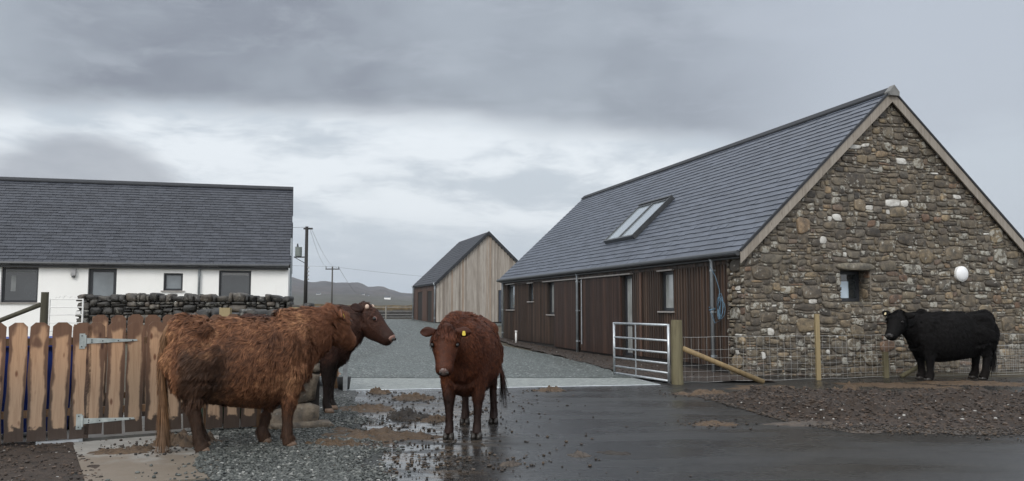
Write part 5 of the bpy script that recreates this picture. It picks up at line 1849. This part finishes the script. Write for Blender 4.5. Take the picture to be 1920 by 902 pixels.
    flow = flow * (1 - hf_) + (hda[None] + vnoise(P_, 14, seed + 4) * .5) * hf_
    lg_ = leg[:, None]
    flow = flow * (1 - lg_) + np.array([0, 0, -1.0]) * lg_
    flow -= Nn * np.sum(flow * Nn, 1)[:, None]
    flow /= np.linalg.norm(flow, axis=1)[:, None] + 1e-6
    ln_ = (.065 + .03 * vnoise(P_, 4, seed + 2)[:, 0]) * hairlen * r_.uniform(.6, 1.25, nhair)
    ln_ *= (1 - face * .72) * (1 - leg * .42)
    ln_ *= 1 + mop * np.where(on_head & (th_ < .10), 1.0, 0)
    ln_ = np.maximum(ln_, .010)
    # clumps: tips are drawn to the tip of their clump's leader
    ncl = max(10, nhair // 16)
    ci = r_.choice(nhair, ncl, replace=False)
    cell_ = .045
    from mathutils import kdtree
    kd = kdtree.KDTree(ncl)
    for i_, q in enumerate(ci): kd.insert(Vector(P_[q]), i_)
    kd.balance()
    near = np.array([ci[kd.find(Vector(p_))[1]] for p_ in P_])
    lift_ = r_.uniform(.12, .42, nhair)[:, None] * (1 - face * .4)[:, None] * (1 - leg * .4)[:, None]
    D0 = flow + Nn * lift_ * 1.3
    D0 /= np.linalg.norm(D0, axis=1)[:, None]
    grav = np.array([0, 0, -1.0])
    curl = vnoise(P_, 30, seed + 9)
    M1 = P_ + D0 * ln_[:, None] * .40
    D1 = D0 * .8 + flow * .4 + curl * .45 + grav * .25
    D1 /= np.linalg.norm(D1, axis=1)[:, None]
    M2 = M1 + D1 * ln_[:, None] * .35
    TP = M2 + D1 * ln_[:, None] * .30 + grav * ln_[:, None] * .06
    cl2 = r_.uniform(.2, .85, nhair)[:, None] * (1 - face * .6)[:, None] * (1 - leg * .5)[:, None]
    okc = (np.linalg.norm(P_ - P_[near], axis=1) < .07)[:, None] * cl2
    TP = TP + (TP[near] - TP) * okc
    M2 = M2 + (M2[near] - M2) * okc * .5
    W_ = np.cross(D0, Nn); W_ /= np.linalg.norm(W_, axis=1)[:, None] + 1e-9
    W_ = W_ * np.cos(r_.uniform(-.7, .7, nhair))[:, None] + Nn * np.sin(r_.uniform(-.7, .7, nhair))[:, None]
    wd = (hw_ * r_.uniform(.6, 1.2, nhair) * (1 - face * .25))[:, None]
    Bs = P_ - Nn * .006
    V = np.stack([Bs - W_ * wd, Bs + W_ * wd, M1 - W_ * wd * .95, M1 + W_ * wd * .95, M2 - W_ * wd * .65, M2 + W_ * wd * .65, TP], 1)
    vn = np.repeat(Nn[:, None], 7, 1)
    # tuft of the tail
    if hairs_on_tail:
        nt_ = hairs_on_tail
        tpa = np.array([p_[:3] for p_ in tp])
        tt = .12 + .88 * r_.random(nt_) ** .7
        pi = tt * (len(tpa) - 1); i0 = np.minimum(pi.astype(int), len(tpa) - 2); fr = (pi - i0)[:, None]
        Q = tpa[i0] * (1 - fr) + tpa[i0 + 1] * fr
        ang = r_.random(nt_) * 6.283
        rad = np.stack([np.cos(ang), np.sin(ang), 0 * ang], 1)
        Qb = Q + rad * .02
        l2 = (.12 + .22 * tt ** 2) * r_.uniform(.7, 1.2, nt_)
        dirt = (tpa[i0 + 1] - tpa[i0]); dirt /= np.linalg.norm(dirt, axis=1)[:, None]
        dirt = dirt * .6 + np.array([0, 0, -.6]) + rad * r_.uniform(.02, .32, nt_)[:, None] + vnoise(Q, 9, 3) * .10
        A1 = Qb + dirt * l2[:, None] * .4; A2 = Qb + dirt * l2[:, None] * .75 - rad * .004; A3 = Qb + dirt * l2[:, None] * 1.0 - rad * .012
        tw = np.cross(dirt, rad); tw /= np.linalg.norm(tw, axis=1)[:, None]
        ww_ = (hw_ * r_.uniform(.6, 1.1, nt_))[:, None]
        VT = np.stack([Qb - tw * ww_, Qb + tw * ww_, A1 - tw * ww_, A1 + tw * ww_, A2 - tw * ww_ * .7, A2 + tw * ww_ * .7, A3], 1)
        k_ = np.arange(nt_)[:, None] * 7
        rw_t = raw('tail_hair', VT.reshape(-1, 3), [np.concatenate([k_ + np.array([0, 1, 3, 2]), k_ + np.array([2, 3, 5, 4])]), k_ + np.array([4, 5, 6])], tail_m or coat, to, True)
        rw_t.data.normals_split_custom_set_from_vertices(np.repeat((rad * .8 + np.array([0, 0, .2]))[:, None], 7, 1).reshape(-1, 3).tolist())
    k_ = np.arange(nhair)[:, None] * 7
    o = raw('coat', V.reshape(-1, 3), [np.concatenate([k_ + np.array([0, 1, 3, 2]), k_ + np.array([2, 3, 5, 4])]), k_ + np.array([4, 5, 6])], coat, body, True)
    at_ = o.data.attributes.new('tip', 'FLOAT', 'POINT')
    at_.data.foreach_set('value', np.tile(np.array([0, 0, .45, .45, .8, .8, 1.0], np.float32), nhair))
    nn_ = vn + .55 * (r_.random((nhair, 1, 3)) - .5)
    nn_ /= np.linalg.norm(nn_, axis=2)[..., None]
    o.data.normals_split_custom_set_from_vertices(nn_.reshape(-1, 3).tolist())
    return root


def root_dir_to_cam(root, v):
    w_ = Matrix.Rotation(root.rotation_euler.z, 3, 'Z') @ Vector(v)
    return w_.dot(Vector((0, 0, 1.5)) - Vector(root.location))


M_HOOF = noisy('pale_hoof', (.13, .085, .055), (.2, .13, .09), 14, .6)
M_HOOFD = noisy('dark_hoof', (.014, .012, .010), (.03, .025, .02), 14, .45)
M_MUZ = noisy('pink_muzzle', (.22, .12, .09), (.30, .17, .13), 20, .45)
M_MUZD = noisy('grey_muzzle', (.15, .115, .105), (.22, .17, .155), 30, .4)
M_MUZB = noisy('black_muzzle', (.014, .014, .014), (.032, .03, .03), 30, .4)
m, n = material('eye', (.006, .004, .003), .28); M_EYE = m
M_TAG = noisy('yellow_tag', (.55, .42, .04), (.65, .50, .06), 6, .5)
M_LID = noisy('pink_eyelid', (.15, .07, .055), (.22, .11, .085), 30, .6)
M_HORN = noisy('pale_horn', (.5, .36, .28), (.62, .48, .38), 20, .5)

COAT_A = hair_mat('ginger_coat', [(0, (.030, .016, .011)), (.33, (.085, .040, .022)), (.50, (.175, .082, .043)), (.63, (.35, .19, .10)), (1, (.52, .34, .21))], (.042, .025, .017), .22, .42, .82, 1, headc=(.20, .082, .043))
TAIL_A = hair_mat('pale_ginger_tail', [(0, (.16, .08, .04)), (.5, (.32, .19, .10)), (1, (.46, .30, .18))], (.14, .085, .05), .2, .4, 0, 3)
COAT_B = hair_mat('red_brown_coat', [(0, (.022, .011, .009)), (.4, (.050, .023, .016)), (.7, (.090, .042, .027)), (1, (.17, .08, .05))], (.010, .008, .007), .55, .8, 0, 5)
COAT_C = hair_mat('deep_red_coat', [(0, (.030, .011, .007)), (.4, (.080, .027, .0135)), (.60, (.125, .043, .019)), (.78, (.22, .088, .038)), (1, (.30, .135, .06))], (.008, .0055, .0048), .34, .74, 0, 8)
COAT_D = hair_mat('black_coat', [(0, (.004, .004, .0044)), (.6, (.009, .009, .0095)), (1, (.022, .019, .017))], (.008, .006, .005), .1, .35, 0, 2, rough=.75)
COAT_D.node_tree.nodes['Principled BSDF'].inputs['Specular IOR Level'].default_value = .13

GC = 'cattle standing about the farm entrance'
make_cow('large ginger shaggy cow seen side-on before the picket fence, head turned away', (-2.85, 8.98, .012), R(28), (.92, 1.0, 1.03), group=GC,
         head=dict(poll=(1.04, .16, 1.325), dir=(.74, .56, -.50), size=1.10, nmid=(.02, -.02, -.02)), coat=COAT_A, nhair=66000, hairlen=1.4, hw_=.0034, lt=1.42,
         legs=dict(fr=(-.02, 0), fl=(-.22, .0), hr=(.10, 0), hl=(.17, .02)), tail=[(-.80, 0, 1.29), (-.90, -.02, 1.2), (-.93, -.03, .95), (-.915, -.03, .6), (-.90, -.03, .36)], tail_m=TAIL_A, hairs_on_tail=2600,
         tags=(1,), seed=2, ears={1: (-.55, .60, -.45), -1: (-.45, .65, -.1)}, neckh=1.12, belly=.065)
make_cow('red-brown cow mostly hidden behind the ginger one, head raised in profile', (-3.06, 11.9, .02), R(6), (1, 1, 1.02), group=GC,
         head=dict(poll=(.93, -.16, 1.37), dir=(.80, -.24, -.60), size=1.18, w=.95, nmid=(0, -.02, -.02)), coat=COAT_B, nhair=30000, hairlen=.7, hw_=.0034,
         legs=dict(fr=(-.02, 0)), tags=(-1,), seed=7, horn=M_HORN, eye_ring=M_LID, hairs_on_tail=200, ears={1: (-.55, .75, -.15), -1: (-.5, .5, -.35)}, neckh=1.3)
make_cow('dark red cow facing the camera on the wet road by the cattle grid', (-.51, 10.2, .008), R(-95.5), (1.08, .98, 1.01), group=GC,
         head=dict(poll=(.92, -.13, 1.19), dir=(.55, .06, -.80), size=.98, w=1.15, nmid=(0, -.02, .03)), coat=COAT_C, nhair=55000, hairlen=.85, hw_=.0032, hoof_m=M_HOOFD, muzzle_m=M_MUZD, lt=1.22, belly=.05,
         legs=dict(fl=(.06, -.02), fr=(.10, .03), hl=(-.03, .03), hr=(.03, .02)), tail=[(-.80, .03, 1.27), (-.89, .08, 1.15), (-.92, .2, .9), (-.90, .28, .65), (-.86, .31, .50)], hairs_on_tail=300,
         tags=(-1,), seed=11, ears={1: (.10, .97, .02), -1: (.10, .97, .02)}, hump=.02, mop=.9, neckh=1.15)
make_cow('black bull standing side-on before the stone gable, facing left', (9.05, 17.3, .01), R(189), (1.2, 1.08, 1.05), group=GC, name='bull', cat='bull',
         head=dict(poll=(.985, .15, 1.22), dir=(.62, .42, -.60), size=1.10, w=1.05, nmid=(0, 0, -.07)), coat=COAT_D, nhair=34000, hairlen=.95, hw_=.006, hoof_m=M_HOOFD, muzzle_m=M_MUZB, lt=1.5,
         legs=dict(fl=(.02, 0), fr=(-.06, 0), hl=(.06, 0), hr=(.0, 0)), tags=(1,), tag_m=noisy('pale_tag', (.5, .42, .25), (.6, .5, .3), 6), seed=13, belly=.09, hairs_on_tail=300, ears={1: (-.35, .9, .1), -1: (.15, .95, .15)}, hump=-.03, neckh=1.0, mop=.6)

#@DUNG
# x, y, rx, ry, h, material, label
HEAPS = [
    (-2.32, 14.6, .20, .16, .08, M_DUNG, 'small brown dung heap touching the left part of the cattle grid'),
    (-1.56, 13.7, .36, .22, .07, M_DUNG, 'flat brown dung heap left of the dark red cow, nearer the grid'),
    (-2.15, 12.3, .42, .40, .06, M_DUNG, 'loose brown dung spread at the gravel edge by the hidden cow'),
    (-1.42, 11.4, .26, .18, .10, M_DUNGD, 'dark almost black dung heap left of the dark red cow'),
    (-1.02, 11.15, .20, .20, .06, M_DUNG, 'brown dung close behind the forelegs of the dark red cow'),
    (-1.62, 9.75, .68, .42, .07, M_DUNG, 'widest brown dung heap between the gravel and the dark red cow'),
    (-1.95, 9.15, .36, .26, .05, M_DUNG, 'brown mud smear at the near end of the widest dung heap'),
    (-.02, 8.0, .09, .09, .03, M_VERGE, 'small tan mud lump at the bottom right of the puddle'),
    (.67, 8.51, .10, .13, .02, M_VERGE, 'round tan mud pat alone on the road right of the dark red cow'),
    (.68, 15.0, .22, .20, .06, M_DUNG, 'brown dung pat touching the cattle grid right of the dark red cow'),
    (1.05, 8.63, .16, .07, .014, M_DUNGD, 'thin dark smear on the open road'),
    (2.60, 10.75, .30, .18, .025, M_DUNG, 'brown dung smear alone on the road near the soil bank'),
    (3.35, 14.35, .50, .28, .07, M_DUNG, 'pale brown dung at the left tip of the soil bank by the gate post'),
    (4.75, 15.6, .62, .35, .02, M_DUNG, 'flat brown stain on the dark strip before the leaning log'),
    (5.85, 14.65, .42, .22, .12, M_DUNG, 'brown dung mound on the rim of the soil bank below the square post'),
    (7.3, 15.9, .95, .45, .03, M_DUNG, 'brown trampled dung before the forelegs of the black bull'),
    (9.2, 16.3, 1.3, .45, .035, M_DUNG, 'long brown trampled dung under the hind legs of the black bull'),
    (3.86, 10.75, .50, .20, .03, M_VERGE, 'tan ridge of mud along the road edge of the soil bank'),
    (-3.62, 9.12, .34, .26, .10, M_DUNG, 'brown dung heap on the concrete slab under the tail of the ginger cow'),
    (-3.92, 8.62, .32, .14, .035, M_DUNG, 'scattered brown dung on the middle of the concrete slab'),
]
for i_, (x, y, rx_, ry_, h_, mt_, lb) in enumerate(HEAPS):
    o = heap(x, y, rx_, ry_, h_, mt_, lb, 20 + i_ * 7, rot=.2 * (i_ % 5) - .4)
    if -4.9 < x < -3.4 and y < 9.3: o.location.z += .018

#@HAZE
m = bpy.data.materials.new('haze'); m.use_nodes = True
nt_ = m.node_tree
for q in list(nt_.nodes):
    if q.type == 'BSDF_PRINCIPLED': nt_.nodes.remove(q)
pv = nt_.nodes.new('ShaderNodeVolumePrincipled')
pv.inputs['Color'].default_value = (.80, .85, .93, 1)
pv.inputs['Density'].default_value = 0.00012
pv.inputs['Anisotropy'].default_value = .3
nt_.links.new(pv.outputs[0], nt_.nodes['Material Output'].inputs['Volume'])
hb = MB(); hb.box(-3400, 3400, -30, 190, -3600, 450)
o = hb.build('haze', m, None)
stuff(o, 'pale damp haze over the distant hillside', 'haze')
